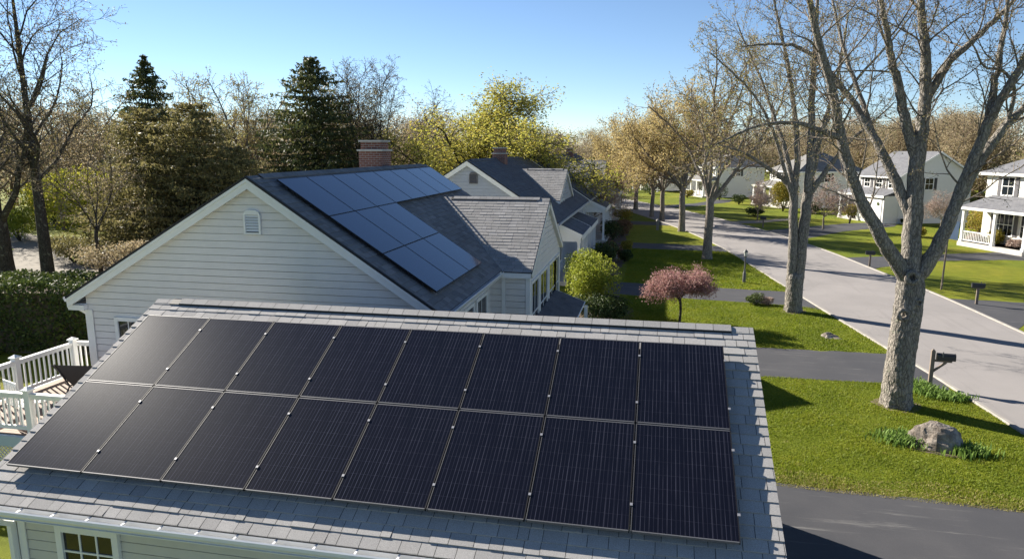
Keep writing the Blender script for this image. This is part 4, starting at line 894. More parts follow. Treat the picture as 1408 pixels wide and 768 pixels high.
def specified_tree(limbs, y0, cfg, label, name, loc, leafargs, mats, sway=None):
    seed(label)
    t = thing(name, label, 'tree', loc, world=True); T = Tree(cfg)
    Ymap = {}
    for k, (pts, r0, r1, dy) in limbs.items():
        base = y0
        if k in cfg.get('on', {}):                      # start depth taken from the parent limb at that height
            par = Ymap[cfg['on'][k]]; z = pts[0][1]; base = float(np.interp(z, par[:, 2], par[:, 1])) if par[-1, 2] > par[0, 2] else y0
        P = dens_curve(jy(pts, base, dy), 5); P[1:-1] += np.random.normal(size=P[1:-1].shape) * (.003 if k == 'trunk' else min(.013, r0 * .09)); Ymap[k] = P; r0, r1 = (r0, r1) if k == 'trunk' else (r0 * .92, r1 * .8)
        if k == 'trunk' or k in cfg.get('stems', ()):
            n = len(P); tt = np.linspace(0, 1, n); rad = r0 + (r1 - r0) * tt
            if k == 'trunk': rad[-1] *= .35; rad[-2] *= .8; rad[-3] *= .93; rad = rad * (1 + .15 * np.exp(-np.maximum(P[:, 2], 0) / .42)) 
            rad *= 1 + np.random.normal(size=n) * .012
            if k == 'trunk':
                q_ = np.linspace(0, n - 1, 110); P2 = np.stack([np.interp(q_, np.arange(n), P[:, c_]) for c_ in range(3)], 1); T.A.tube(P2, np.interp(q_, np.arange(n), rad), 84, 0, flute=.10)
            else: T.A.tube(P, rad, 48, 0, flute=.001)
 
            if k == 'trunk': continue
            for q in range(cfg.get('stem_kids', 0)):
                j = int(n * random.uniform(.55, .98)); T.grow(T.path(P[min(j, n - 1)], unit(V3(*np.random.normal(size=3)) * V3(1, 1, .3) + (0, 0, .7)), random.uniform(1.2, 2.4), 2), rad[min(j, n - 1)] * .3, 2)
            continue
        L = np.linalg.norm(np.diff(P, axis=0), axis=1).sum(); n = len(P); rad = r0 + (r1 - r0) * np.linspace(0, 1, n) ** .8; rad *= 1 + np.random.normal(size=n) * .02
        T.A.tube(P, rad, 11, 0); nc = int(L * cfg['dens'][1] * random.uniform(.9, 1.1)); az = rnd() * 6; st = cfg.get('start', .3)
        for i in range(nc):
            tq = st + (1 - st) * (i + rnd()) / nc; x = min(tq, .995) * (n - 1); j = min(int(x), n - 2); p = P[j] + (P[j + 1] - P[j]) * (x - j); Tn = unit(P[j + 1] - P[j])
            az += 2.4 + random.uniform(-.6, .6); A = unit(np.cross(Tn, (.3, .9, .2))); B = np.cross(Tn, A); sp = R(random.uniform(30, 65)); d = Tn * math.cos(sp) + (A * math.cos(az) + B * math.sin(az)) * math.sin(sp)
            T.grow(T.path(p, d, cfg['len'][1] * random.uniform(.55, 1.25) * (1.15 - .45 * tq), 2), max(.007, min(rad[j] * .30, .026)), 2, .15)
        T.tips.append(P[-2:])
    for (x, dy, z, r_) in cfg.get('knots', ()):            # old pruning scars: a ring of callus
        th = np.linspace(0, 2 * math.pi, 15); ring = np.stack([x + r_ * np.cos(th), np.full(15, y0 + dy), z + r_ * 1.1 * np.sin(th)], 1); T.A.tube(ring, r_ * .5 * (1 + .2 * np.sin(np.arange(15) * 1.7)), 8, 0, False)
    T.leaf(*leafargs); print(name, 'tips', sum(map(len, T.tips)), 'B', T.B.n)
    return T.finish(t, *mats)
cfg1 = dict(max=4, wood=1, dens={1: 2.2, 2: 3.6, 3: 4.8}, len={1: 2.3, 2: .95, 3: .36}, up=.10, wander=.26, taper=.3, rmin=.0045, spread=(28, 62),
            on={'A2': 'A', 'B': 'C', 'B2': 'B', 'C2': 'C', 'C3': 'C', 'E': 'D', 'D2': 'D', 'G': 'E'}, knots=[(6.62, -.36, 3.62, .13), (6.50, -.35, 2.62, .12), (6.86, -.33, 2.95, .07)])
LIMB1 = {k: LIMB1[k] for k in ('trunk', 'A', 'A2', 'C', 'B', 'B2', 'C2', 'C3', 'D', 'E', 'D2', 'G')}
specified_tree(LIMB1, 19.83, cfg1, 'large grey barked tree with knotted trunk on the near lawn, limbs budding', 'street_tree', (6.7, 19.83, 0), (2, .045, .05), ('bark_near', 'twig_grey', 'bud_leaf'))
LIMB2 = {
 'trunk': ([(6.02, -.1), (6.02, .3), (6.0, .8), (6.0, 1.3), (6.0, 1.75)], .32, .34, 0),
 'S1': ([(5.97, .3), (5.92, .9), (5.85, 1.53), (5.81, 2.79), (5.75, 4.03), (5.69, 5.35)], .25, .20, 0.0),
 'S2': ([(6.05, .3), (6.07, .9), (6.13, 1.7), (6.17, 2.8), (6.24, 4.04), (6.27, 5.26)], .28, .25, .1),
 'S1a': ([(5.7, 5.15), (5.17, 5.7), (4.56, 6.09), (3.8, 6.6), (3.14, 6.9), (2.45, 7.05)], .15, .03, -1.0),
 'S1b': ([(5.69, 5.2), (5.77, 6.6), (5.54, 8.52), (5.23, 10.25), (4.73, 12.24), (4.3, 14.0)], .17, .04, 1.2),
 'S1c': ([(5.69, 5.2), (5.22, 7.05), (4.8, 8.23), (4.33, 9.7), (3.67, 11.15), (3.2, 12.4)], .13, .03, 2.2),
 'S1d': ([(5.75, 4.6), (5.3, 5.8), (4.7, 7.4), (3.9, 8.8), (2.8, 9.9), (1.9, 10.6)], .11, .03, -1.8),
 'S2c': ([(6.27, 5.15), (6.25, 7.05), (6.15, 9.09), (6.16, 11.08), (6.12, 13.0), (6.2, 14.2)], .22, .05, .5),
 'S2a': ([(6.33, 5.1), (6.86, 6.01), (7.28, 6.7), (7.73, 7.34), (8.3, 7.9), (9.0, 8.7)], .15, .03, -.8),
 'S2b': ([(6.3, 5.4), (6.62, 7.34), (7.04, 9.08), (7.39, 10.76), (7.6, 12.6)], .16, .04, 1.6),
 'S2d': ([(6.24, 6.8), (6.7, 8.0), (7.6, 9.6), (8.6, 11.0), (9.2, 12.0)], .10, .03, -1.6)}
cfg2 = dict(max=4, wood=1, dens={1: 2.0, 2: 3.0, 3: 4.0}, len={1: 2.6, 2: 1.1, 3: .45}, up=.10, wander=.24, taper=.3, rmin=.006, spread=(28, 60), stems=('S1', 'S2'))
specified_tree(LIMB2, 31.13, cfg2, 'twin stemmed grey tree by the second driveway, its low limbs spreading left', 'street_tree', (6.02, 31.13, 0), (2, .065, .07), ('bark_near', 'twig_grey', 'spring_leaf'))

def vase_tree(name, label, loc, H, th, r, cfg, leafargs, mats, nl=6, spr=(18, 46), group=None, cat='tree', lean=(0, 0)):
    """trunk to height th, then nl ascending limbs to total height H"""
    seed(label)
    t = thing(name, label, cat, loc, group=group); T = Tree(cfg)
    P = spline([V3(0, 0, -.1), V3(lean[0] * .3, lean[1] * .3, th * .4), V3(lean[0] * .7 + random.uniform(-.1, .1), lean[1] * .7, th * .75), V3(*lean, th)], 5); n = len(P)
    rad = r * (1 - .18 * np.linspace(0, 1, n)) * (1 + .28 * np.exp(-np.maximum(P[:, 2], 0) / .4)); T.A.tube(P, rad, 12, 0)
    az = rnd() * 6
    for i in range(nl):
        az += 6.283 / nl + random.uniform(-.35, .35); sp = R(random.uniform(*spr)) if i else R(6); h = th * (.72 + .28 * rnd()) if i > 2 else th * .97
        p = P[min(int(h / th * (n - 1)), n - 1)]; d = V3(math.cos(az) * math.sin(sp), math.sin(az) * math.sin(sp), math.cos(sp)); L = (H - h) * (.6 + .4 * math.cos(sp)) * random.uniform(.82, 1.04)
        T.grow(T.path(p, d, L, 1), r * random.uniform(.34, .5), 1, .22)
    T.leaf(*leafargs); return T.finish(t, *mats)
cv = dict(max=4, wood=1, dens={1: 1.7, 2: 2.3, 3: 2.6}, len={1: 3.0, 2: 1.35, 3: .6}, up=.1, wander=.24, taper=.25, rmin=.009, spread=(28, 60))
t3 = vase_tree('street_tree', 'slim vase shaped street tree beside the third driveway, tan leaves opening', (3.37, 45.45, 0), 13.8, 3.9, .29, cv, (3, .10, .10), ('bark_mid', 'twig_tan', 'spring_leaf'), 7, group='row of street trees')
cv4 = dict(cv); cv4['max'] = 3; cv4['dens'] = {1: 2.6, 2: 3.4}; cv4['len'] = {1: 2.9, 2: 1.1}; cv4['rmin'] = .012
t4 = vase_tree('street_tree', 'amber budding street tree, fourth from the front of the row', (2.29, 60.73, 0), 12.4, 3.8, .28, cv4, (4, .15, .22), ('bark_mid', 'twig_tan', 'amber_leaf'), 8, group='row of street trees')
lab = ['amber street tree with slender trunk, fifth from the front of the row', 'amber street tree standing sixth in the row along the kerb', 'golden street tree seventh in the row, its trunk forking low', 'farthest golden street tree of the row before the bend']
for i, (x, y, s_) in enumerate([(.7, 69.1, .84), (-.31, 73.44, .78), (-2.2, 82.07, .85), (-4.45, 91.81, .86)]):
    if i == 2:
        t7 = vase_tree('street_tree', lab[2], (x, y, 0), 11.4, 2.6, .25, cv4, (4, .16, .24), ('bark_mid', 'twig_tan', 'amber_leaf'), 8, (20, 50), group='row of street trees')
    else: dup(t4 if i < 2 else t7, (x, y, 0), rnd() * 6, lab[i], s_)

# ---- trees behind, left
cl = dict(max=4, wood=1, dens={1: 1.7, 2: 2.5, 3: 3.0}, len={1: 3.4, 2: 1.5, 3: .65}, up=.07, wander=.24, taper=.22, rmin=.008, rr=.45, spread=(32, 62))
def tall_tree(name, label, loc, H, r, cfg, leafargs, mats, nl=16, z0=.25, Ls=(4.5, 2.0), tilt=(55, 75), group=None, fork=None):
    """central leader with side limbs all the way up"""
    seed(label)
    t = thing(name, label, 'tree', loc, group=group); T = Tree(cfg); lean = np.random.normal(size=2) * .5
    P = spline([V3(0, 0, -.1), V3(lean[0] * .2, lean[1] * .2, H * .3), V3(lean[0] * .8, lean[1] * .6, H * .62), V3(lean[0], lean[1], H * .97)], 8); n = len(P)
    T.A.tube(P, r * (1 - .9 * np.linspace(0, 1, n) ** .9) + .012, 11, 0); az = rnd() * 6
    for i in range(nl):
        q = z0 + (.97 - z0) * (i + rnd() * .6) / nl; x = q * (n - 1); j = min(int(x), n - 2); p = P[j] + (P[j + 1] - P[j]) * (x - j); az += 2.4 + random.uniform(-.4, .4); sp = R(tilt[1] + (tilt[0] - tilt[1]) * q)
        sp *= random.uniform(.8, 1.1); d = V3(math.cos(az) * math.sin(sp), math.sin(az) * math.sin(sp), math.cos(sp)); L = (Ls[0] + (Ls[1] - Ls[0]) * (q - z0) / (1 - z0)) * random.uniform(.75, 1.15)
        T.grow(T.path(p, d, L, 1), max(.02, r * (1 - q * .85) * .48), 1, .25)
    T.leaf(*leafargs); return T.finish(t, *mats)
lt1 = tall_tree('bare_tree', 'tall bare tree with dark straight trunk left of the house, above the hedge', (-32.6, 31.7, 0), 16.5, .34, cl, (1, .10, .10), ('bark_dark', 'twig_dark', 'bud_leaf'), 15, .30, (6.5, 3.2), (24, 58))
lt2 = vase_tree('bare_tree', 'forked dark bare tree at the left edge of the picture', (-34.9, 31.3, 0), 15.5, 3.6, .40, cl, (1, .10, .10), ('bark_dark', 'twig_dark', 'bud_leaf'), 6, (10, 36))
cl3 = dict(cl); cl3['max'] = 3; cl3['dens'] = {1: 2.2, 2: 3.0}; cl3['rmin'] = .016; cl3['len'] = {1: 2.6, 2: 1.1}
bt = vase_tree('bare_tree', 'leafless fan shaped tree rising behind the brick chimney', (-24.6, 60, 0), 15.2, 2.6, .22, dict(cl3, max=4, dens={1: 2.6, 2: 3.2, 3: 2.6}, len={1: 2.7, 2: 1.3, 3: .6}, rmin=.013), (1, .1, .1), ('bark_dark', 'bark_dark', 'bud_leaf'), 10, (8, 34))
lt3 = vase_tree('bare_tree', 'pale grey leafless tree between the conifers on the left', (-43.5, 62, 0), 15.5, 3.2, .28, cl3, (2, .14, .14), ('bark_mid', 'twig_grey', 'spring_leaf'), 8, (12, 36))
for x, y, s_, l_ in [(-37.2, 60, 1.0, 'broad grey leafless tree just right of the tall dark fir'), (-33, 72, .98, 'leafless grey tree half hidden behind the wide spruce'), (-52, 56, .95, 'grey leafless tree behind the dark trunk at left'), (-64, 52, 1.0, 'leafless tree farthest left behind the forked dark tree')]: dup(lt3, (x, y, 0), rnd() * 6, l_, s_)
cy = dict(cl3); cy['dens'] = {1: 2.6, 2: 3.4}; cy['len'] = {1: 3.2, 2: 1.3}; cy['rmin'] = .014; cy['up'] = .0
yt = vase_tree('leafing_tree', 'broad yellow green tree leafing out behind the second house', (-13.8, 55.5, 0), 12.3, 2.8, .36, cy, (5, .15, .28), ('bark_dark', 'bark_dark', 'yellow_leaf'), 16, (8, 72)); yt.scale = (1.42, 1.3, .93)
for x, y, s_, l_ in [(-18.6, 66, .55, 'smaller yellow leafed tree at the end of the blue panel roof'), (-12.6, 68, .62, 'yellow green tree low behind the second chimney')]: dup(yt, (x, y, 0), rnd() * 6, l_, s_)

def conifer(name, label, loc, H, rb, mat, n_wh=34, per=9, nl=42, leafsz=.30, z0=.06, gap=0., seed=1, shape=.9, droop=.25):
    globals()['seed'](label)
    t = thing(name, label, 'tree', loc); A = MB(); B = MB(); P = np.array([V3(0, 0, -.1), V3(.05, 0, H * .4), V3(0, .05, H * .99)]); A.tube(spline(list(P), 6), np.linspace(.26 * H / 14, .02, 13), 9, 0)
    for i in range(n_wh):
        q = z0 + (1 - z0) * (i + rnd() * .5) / n_wh; z = q * H * .985; Lr = rb * (1 - q) ** shape * random.uniform(.78, 1.12) + .12
        m = max(4, int(per * (1 - q * .5)))
        for k in range(m):
            if rnd() < gap: continue
            az = 6.283 * (k + rnd() * .7) / m + i; L = Lr * random.uniform(.7, 1.12); d = V3(math.cos(az), math.sin(az), 0); pts = []
            for s_ in np.linspace(0, 1, 5): pts.append(V3(0, 0, z) + d * L * s_ + V3(0, 0, (.32 * (q) - droop * s_ * (1 - q) * 1.2 + .16 * s_ * s_) * L * .9))
            pts = np.array(pts); B.tube(pts, np.linspace(.03, .008, 5), 3, 0, False); nn = int(nl * (L / rb) + 8)
            tt = np.random.rand(nn) ** .7; x = tt * 4; j = np.minimum(x.astype(int), 3); Q = pts[j] + (pts[j + 1] - pts[j]) * (x - j)[:, None]; side = np.cross(d, (0, 0, 1)); Q += side * (np.random.normal(size=nn) * .17 * L * (1.05 - tt * .6))[:, None]; Q[:, 2] -= np.abs(np.random.normal(size=nn)) * .14
            B.leaves(Q, leafsz, 1, -.5, .34)
    A.build('trunk', 'bark_dark', t); B.build('crown', ['bark_dark', mat], t); return t
conifer('spruce', 'tall wide dark spruce standing behind the house ridge', (-28.3, 55, 0), 14.6, 8.6, 'needle', 38, 13, 130, .40, .1, .04, shape=.8)
conifer('fir', 'tall narrow dark fir at left, its tip above the brownish pines', (-40, 50, 0), 14.4, 6.4, 'needle', 36, 12, 100, .36, .2, .06)
pn = conifer('pine', 'brownish green pine beside the left roof slope, darker at right', (-28.9, 40, 0), 9.8, 5.2, 'needle_brown', 32, 12, 170, .27, .04, .04, shape=.5, droop=.1)
dup(pn, (-33.5, 41.5, 0), 1.2, 'bushy olive pine between the dark fir and the yellow shrub', (1.05, 1.05, .98))
dup(pn, (-25.4, 39, 0), 2.9, 'lower olive pine tucked against the house roof edge', (.7, .7, .72))
conifer('spruce', 'small dark spruce far down the street beyond the rooftops', (-14.6, 108, 0), 9.4, 3.2, 'needle', 24, 9, 34, .42, .05, .05, shape=.9)

def shrub(name, label, loc, rx, ry, rz, n, size, leaf, group=None, cat='shrub', lumps=7, stem=True, asp=.6, hollow=.55, cz=None, rz_rot=0):
    seed(label)
    t = thing(name, label, cat, loc, rz_rot, group); B = MB(); cz = rz if cz is None else cz
    C_ = [V3(0, 0, cz)] + [V3(random.uniform(-.55, .55) * rx, random.uniform(-.55, .55) * ry, cz + random.uniform(-.25, .5) * rz) for _ in range(lumps)]
    S_ = [1.] + [random.uniform(.4, .6) for _ in range(lumps)]; per = n // (lumps + 2)
    for c_, s_ in zip(C_, S_):
        m = per * (2 if s_ == 1. else 1); D = np.random.normal(size=(m, 3)); D /= np.linalg.norm(D, axis=1)[:, None]; rr = np.random.uniform(hollow, 1.04, m)[:, None] ** .7
        s2 = s_ * (.88 if s_ == 1. else 1); Q = c_ + D * rr * V3(rx, ry, rz) * s2; Q = Q[Q[:, 2] > .03]; B.leaves(Q, size, 1, .3, asp)
    for i in range(9):
        a = rnd() * 6.28; B.tube([V3(0, 0, -.05), V3(math.cos(a) * rx * .25, math.sin(a) * ry * .25, cz * .6), V3(math.cos(a) * rx * .6, math.sin(a) * ry * .6, cz * 1.2)], [.03, .02, .008], 4, 0, False)
    A = MB(); 
    for i in range(3): A.tube([V3(random.uniform(-.1, .1), random.uniform(-.1, .1), -.05), V3(random.uniform(-.15, .15), random.uniform(-.15, .15), cz * .5)], [.035, .02], 5)
    A.build('stem', 'bark_dark', t); B.build('foliage', ['bark_dark', leaf], t); return t
shrub('round_bush', 'round lime green bush lit by the sun beside the house wing', (-2.5, 29.4, 0), 1.4, 1.34, 1.36, 13000, .085, 'lime_leaf')
shrub('yew_bush', 'dark spreading yew bush in front of the lime green one', (-2.3, 27.6, 0), 1.45, 1.3, .62, 6500, .085, 'dark_leaf')
shrub('yew_bush', 'upright dark yew between the house wing and the lime green bush', (-3.2, 30.2, 0), .6, .7, 1.25, 4000, .085, 'dark_leaf')
for x, y, rx, rz, m_, l_ in [(-2.9, 40.6, .9, .85, 'dark_leaf', 'dark evergreen shrub below the second porch, nearest of the bed'), (-2.6, 43.0, .85, .7, 'russet_leaf', 'russet shrub under the second porch columns'), (-3.1, 53.8, 1.0, .8, 'dark_leaf', 'dark shrub at the third house porch'), (-2.5, 56.8, .95, .7, 'russet_leaf', 'brown twiggy shrub by the third house bed'), (-1.75, 43.4, .5, .4, 'dark_leaf', 'small clipped dark shrub at the path corner'), (-1.85, 47.6, .42, .42, 'gold_leaf', 'small golden shrub on the lawn by the second house path'), (-2.9, 66.5, 1.0, .7, 'gold_leaf', 'low tawny shrub at the fourth driveway')]:
    shrub('shrub', l_, (x, y, 0), rx, rx, rz, 2600, .11, m_)
# weeping pink tree on the lawn
seed('pink')
pk = thing('ornamental_tree', 'small umbrella shaped tree with pink blossom on the near lawn', 'tree', (1.12, 27.8, 0)); T = Tree(dict(max=3, wood=1, dens={1: 5, 2: 6}, len={1: .6, 2: .3}, up=-.02, wander=.25, rmin=.004, spread=(30, 70)))
T.A.tube(spline([V3(0, 0, -.05), V3(.03, 0, .6), V3(-.02, .02, 1.15)], 5), [.055] * 3 + [.05] * 8, 9, 0)
for i in range(20):
    a = i * 2.4 + rnd(); sp = R(random.uniform(30, 72)); T.grow(spline([V3(-.02, .02, random.uniform(.9, 1.15)), V3(math.cos(a) * .45 * math.sin(sp), math.sin(a) * .45 * math.sin(sp), 1.2 + .5 * math.cos(sp)), V3(math.cos(a) * 1.05 * math.sin(sp), math.sin(a) * 1.05 * math.sin(sp), 1.28 + .85 * math.cos(sp) ** 1.2), V3(math.cos(a) * 1.36 * math.sin(sp), math.sin(a) * 1.36 * math.sin(sp), .92 + 1.1 * math.cos(sp))], 3), .03, 1, .2)
T.leaf(13, .055, .11, .7); T.finish(pk, 'bark_dark', 'bark_dark', 'pink_leaf')
# hedge
hd_ = thing('hedge', 'dense dark green hedge behind the deck at the left edge', 'hedge', (-21.5, 20.0, 0), R(6)); B = MB()
Q = []
for (x0, x1, y0, y1, z1) in [(-7.5, 4.2, -1.2, 1.4, 2.45)]:
    n = 26000; u = np.random.rand(n); D = np.c_[np.random.uniform(x0, x1, n), np.random.uniform(y0, y1, n), np.random.uniform(.05, z1, n)]
    face = np.random.randint(0, 10, n); D[face < 5, 1] = y0 + np.abs(np.random.normal(size=(face < 5).sum())) * .16; top = (face >= 5) & (face < 9); D[top, 2] = z1 - np.abs(np.random.normal(size=top.sum())) * .14
    rt = face == 9; D[rt, 0] = x1 - np.abs(np.random.normal(size=rt.sum())) * .15
    D += (np.sin(D[:, :1] * 1.7) * np.cos(D[:, 2:3] * 2.1 + D[:, :1]) * .16) * V3(0, 1, .7); Q.append(D)
B.leaves(np.vstack(Q), .115, 1, .2, .6); B.box(-7.2, 3.9, -.85, 1.05, 0, 2.1, 0); B.build('foliage', ['hedge_core', 'hedge_leaf'] if 'hedge_core' in M else ['leaf_litter', 'hedge_leaf'], hd_)
shrub('leafing_shrub', 'large yellow green shrub glowing between the trunks at the left', (-43, 46, 0), 6.0, 3.0, 3.0, 9000, .22, 'fresh_leaf', lumps=9)
shrub('leafing_shrub', 'yellow green shrub at the far left behind the forked tree', (-55, 55, 0), 4.5, 3.5, 2.4, 6000, .24, 'fresh_leaf', lumps=8)
shrub('leafing_shrub', 'smaller yellow green shrub above the left path', (-47.5, 44, 0), 1.6, 1.6, 1.3, 3000, .16, 'lime_leaf')
shrub('twiggy_shrub', 'olive twiggy shrub by the left path below the yellow one', (-35.0, 36.0, 0), 2.4, 1.4, .95, 4500, .12, 'needle_brown', hollow=.2)
shrub('twiggy_shrub', 'tan twiggy thicket against the left roof edge', (-29.2, 33.0, 0), 2.6, 1.6, 1.0, 4500, .12, 'wood_leaf', hollow=.2)
thin = vase_tree('young_tree', 'thin young tree between the dark trunk and the pines', (-30.4, 33.0, 0), 8.5, 2.6, .11, dict(cl3, rmin=.010), (1, .10, .14), ('bark_dark', 'twig_tan', 'wood_leaf'), 6, (15, 45))

# ---- right lots
shrub('flowering_bush', 'big round yellow green bush in front of the hipped white house', (14.2, 83.3, 0), 1.75, 1.75, 1.75, 6500, .16, 'gold_leaf')
rt = vase_tree('young_tree', 'round headed tan young tree across the street from the twin stemmed tree', (14.5, 64.9, 0), 4.5, 1.25, .07, dict(cl3, dens={1: 4.0, 2: 5.0}, len={1: 1.3, 2: .55}, rmin=.007), (4, .09, .12), ('bark_mid', 'twig_tan', 'rosy_leaf'), 8, (15, 60))
dup(rt, (9.9, 71.6, 0), 2., 'thin pinkish young tree by the far lawn path', (.8, .8, .85)); dup(rt, (24.9, 67.8, 0), 4., 'small pale tree against the shaded white wall', (.72, .72, .72)); dup(rt, (-5.2, 59.5, 0), 1., 'pink blossoming tree past the near side porches', (1.15, 1.15, 1.05)); dup(rt, (-4.3, 80.5, 0), 3., 'pale pink blossoming tree farther down the near side', (1.2, 1.2, 1.0))
shrub('sapling', 'small golden sapling on a thin stem in the lawn', (18.1, 70.6, 0), .62, .62, .62, 1500, .13, 'gold_leaf', cat='tree', cz=1.25)
for x, y, rx, rz, m_, l_, nm in [(24.0, 58.6, .95, 1.35, 'gold_leaf', 'cone shaped golden evergreen at the cream house corner', 'evergreen_shrub'), (23.0, 58.0, .85, .55, 'lime_leaf', 'low bright green shrub left of the cream house porch', 'shrub'), (23.8, 54.9, .75, .75, 'gold_leaf', 'rounded golden shrub in front of the cream porch', 'shrub'), (23.0, 56.3, .6, .5, 'rosy_leaf', 'pinkish shrub beside the cream porch steps', 'shrub'), (24.4, 53.3, .55, .45, 'rosy_leaf', 'pinkish shrub by the cream house garage', 'shrub'), (20.6, 60.5, .75, .5, 'gold_leaf', 'low yellowish shrub on the lawn between the two white houses', 'shrub'), (25.8, 62.5, 1.0, 1.2, 'russet_leaf', 'russet tall shrub behind the golden evergreen', 'shrub'), (22.9, 70.3, .5, .3, 'dark_leaf', 'small dark plant at the garage wall', 'shrub'),
                                 (10.4, 92.2, .9, .7, 'dark_leaf', 'dark shrub at the porch end of the hipped house', 'shrub'), (12.3, 87.4, 1.0, .7, 'russet_leaf', 'reddish shrub in front of the hipped house porch', 'shrub'), (10.2, 76.2, .95, .5, 'dark_leaf', 'low dark shrub on the lawn in front of the hipped house', 'shrub'), (8.6, 99.5, 1.3, 1.3, 'dark_leaf', 'dark round shrub right of the far white house', 'shrub'), (16.6, 80.5, 1.1, .7, 'dark_leaf', 'dark low shrub right of the big round bush', 'shrub'), (19.4, 74.6, 1.0, .9, 'russet_leaf', 'brown shrub in front of the white garage house porch', 'shrub'), (4.5, 104.0, 1.0, .6, 'gold_leaf', 'tawny shrub before the far white house', 'shrub'),
                                 (-5.8, 113, 1.6, .6, 'dark_leaf', 'dark foundation shrub left of the low white house door', 'shrub'), (-.8, 110.5, 1.5, .7, 'dark_leaf', 'dark foundation shrub at the gable of the low white house', 'shrub'), (4.62, 32.25, .48, .26, 'hedge_leaf', 'low green shrub clump beside the second driveway', 'shrub'), (5.1, 32.15, .3, .2, 'rosy_leaf', 'small greyish plant next to the low shrub clump', 'shrub')]:
    shrub(nm, l_, (x, y, 0), rx, rx, rz, 1700, .06 if y < 35 else .13, m_)

# ---- woodland behind everything: reads as one mass
def wood_proto(seed, H):
    random.seed(seed); np.random.seed(seed); T = Tree(dict(max=3, wood=9, dens={1: 1.35, 2: 1.7}, len={1: 3.4, 2: 1.7}, up=.08, wander=.28, taper=.3, rmin=.022, spread=(30, 62)))
    P = spline([V3(0, 0, -.2), V3(.2, 0, H * .3), V3(0, .2, H * .6), V3(.1, 0, H * .95)], 3); T.A.tube(P, np.linspace(.2, .03, len(P)), 6, 0); az = 0
    for i in range(11):
        q = .22 + .7 * i / 11; j = int(q * (len(P) - 1)); az += 2.4; sp = R(60 - 30 * q); T.grow(T.path(P[j], V3(math.cos(az) * math.sin(sp), math.sin(az) * math.sin(sp), math.cos(sp)), H * .36 * (1.1 - .5 * q), 1), .09, 1, .2)
    T.leaf(5, .2, .5, .55); A = T.A; B = T.B
    def cat(ch, mi_):
        q = [(c[0], c[1]) for c in ch if c[2] == mi_ and c[1].shape[1] == 4]; return q
    out = []
    for mi_ in (0, 1):
        V = []; F = []; off = 0
        for src, base in ((A, 0), (B, 0)):
            lo = 0
            for V_, F_, m_, _ in src.chunks:
                if m_ == mi_ and F_.shape[1] == 4: F.append(F_ - lo + off); V.append(V_); off += len(V_)
                lo += len(V_)
        out.append((np.vstack(V) if V else None, np.vstack(F) if F else None))
    return out
protos = [wood_proto(s_, 12) for s_ in (11, 23, 37)]; random.seed(5); np.random.seed(5)
def woodland(spots, leafmat, twig, name='woodland'):
    m = MB()
    for (x, y, s_) in spots:
        pr_ = random.choice(protos); a = rnd() * 6.28; ca, sa = math.cos(a), math.sin(a)
        for mi_, (V, F) in enumerate(pr_):
            if V is None: continue
            W = np.empty_like(V); W[:, 0] = (V[:, 0] * ca - V[:, 1] * sa) * s_ * 1.1 + x; W[:, 1] = (V[:, 0] * sa + V[:, 1] * ca) * s_ * 1.1 + y; W[:, 2] = V[:, 2] * s_
            m.add(W, F, mi_)
    print(name, len(spots), m.n); return tag(m.build(name, [twig, leafmat]), kind='stuff')
def scatter(n, x0, x1, y0, y1, s0, s1, rot=0, ox=0, oy=0):
    out = []
    for _ in range(n):
        x = random.uniform(x0, x1); y = random.uniform(y0, y1); c_, s_ = math.cos(rot), math.sin(rot); out.append((ox + x * c_ - y * s_, oy + x * s_ + y * c_, random.uniform(s0, s1)))
    return out
sp = scatter(34, 38, 75, 62, 130, .85, 1.0) + scatter(40, 14, 60, 118, 160, .85, 1.08) + scatter(30, 32, 44, 88, 118, .75, .95) + scatter(26, -30, 20, 132, 165, .75, .95) + scatter(14, 48, 90, 45, 75, .85, 1.)
tag(woodland(sp, 'wood_leaf', 'twig_tan'), 'tan budding woodland behind the houses across the street', 'woods')
sp = scatter(46, -75, -22, 70, 120, .8, 1.0) + scatter(18, -80, -48, 48, 80, .8, 1.) + scatter(14, -24, -12, 76, 128, .6, .78)
tag(woodland(sp, 'wood_leaf', 'twig_tan'), 'brown bare woodland behind the houses on the left', 'woods')

# ------------------------------------------------------------------ small things
def mailbox(label, loc, rz, kind=0):
    t = thing('mailbox', label, 'mailbox', loc, rz, 'roadside mailboxes')
    if kind == 0:      # tall post with a bracketed box, box towards +x
        m = MB(); m.box(-.05, .05, -.05, .05, -.05, 1.12); m.add([(-.05, -.05, 1.12), (.05, -.05, 1.12), (.05, .05, 1.12), (-.05, .05, 1.12), (0, 0, 1.18)], [[0, 1, 4], [1, 2, 4], [2, 3, 4], [3, 0, 4]]); m.build('post', 'post_wood', t)
        m = MB(); m.box(.05, .50, -.035, .035, .80, .86); m.bar((.04, 0, .50), (.36, 0, .80), .06, .05, up=(0, 1, 0)); m.build('bracket', 'post_wood', t); bx, z0, L = .10, .86, .46
    else:
        m = MB(); m.box(-.05, .05, -.05, .05, -.05, .74); m.box(-.2, .2, -.06, .06, .74, .77); m.build('post', 'post_wood', t); bx, z0, L = -.25, .77, .5
    m = MB(); pr = [(-.085, 0), (-.085, .12)] + [(-.085 * math.cos(a), .12 + .085 * math.sin(a)) for a in np.linspace(0.3, math.pi - .3, 7)] + [(.085, .12), (.085, 0)]
    m.prism([V3(bx, y, z0 + z) for y, z in pr][::-1], (L, 0, 0)); b = m.build('box', 'box_black', t)
    m = MB(); m.prism([V3(bx + L + .002, y * 1.05, z0 + z * 1.03) for y, z in pr][::-1], (.012, 0, 0)); m.build('box_door', 'box_black', b); m = MB(); m.box(bx + .12, bx + .15, -.095, -.088, z0 + .1, z0 + .26); m.build('flag', 'box_grey', b)
    return t
mailbox('black mailbox on a tall bracketed wooden post near the big tree', (8.13, 21.63, 0), R(-6), 0)
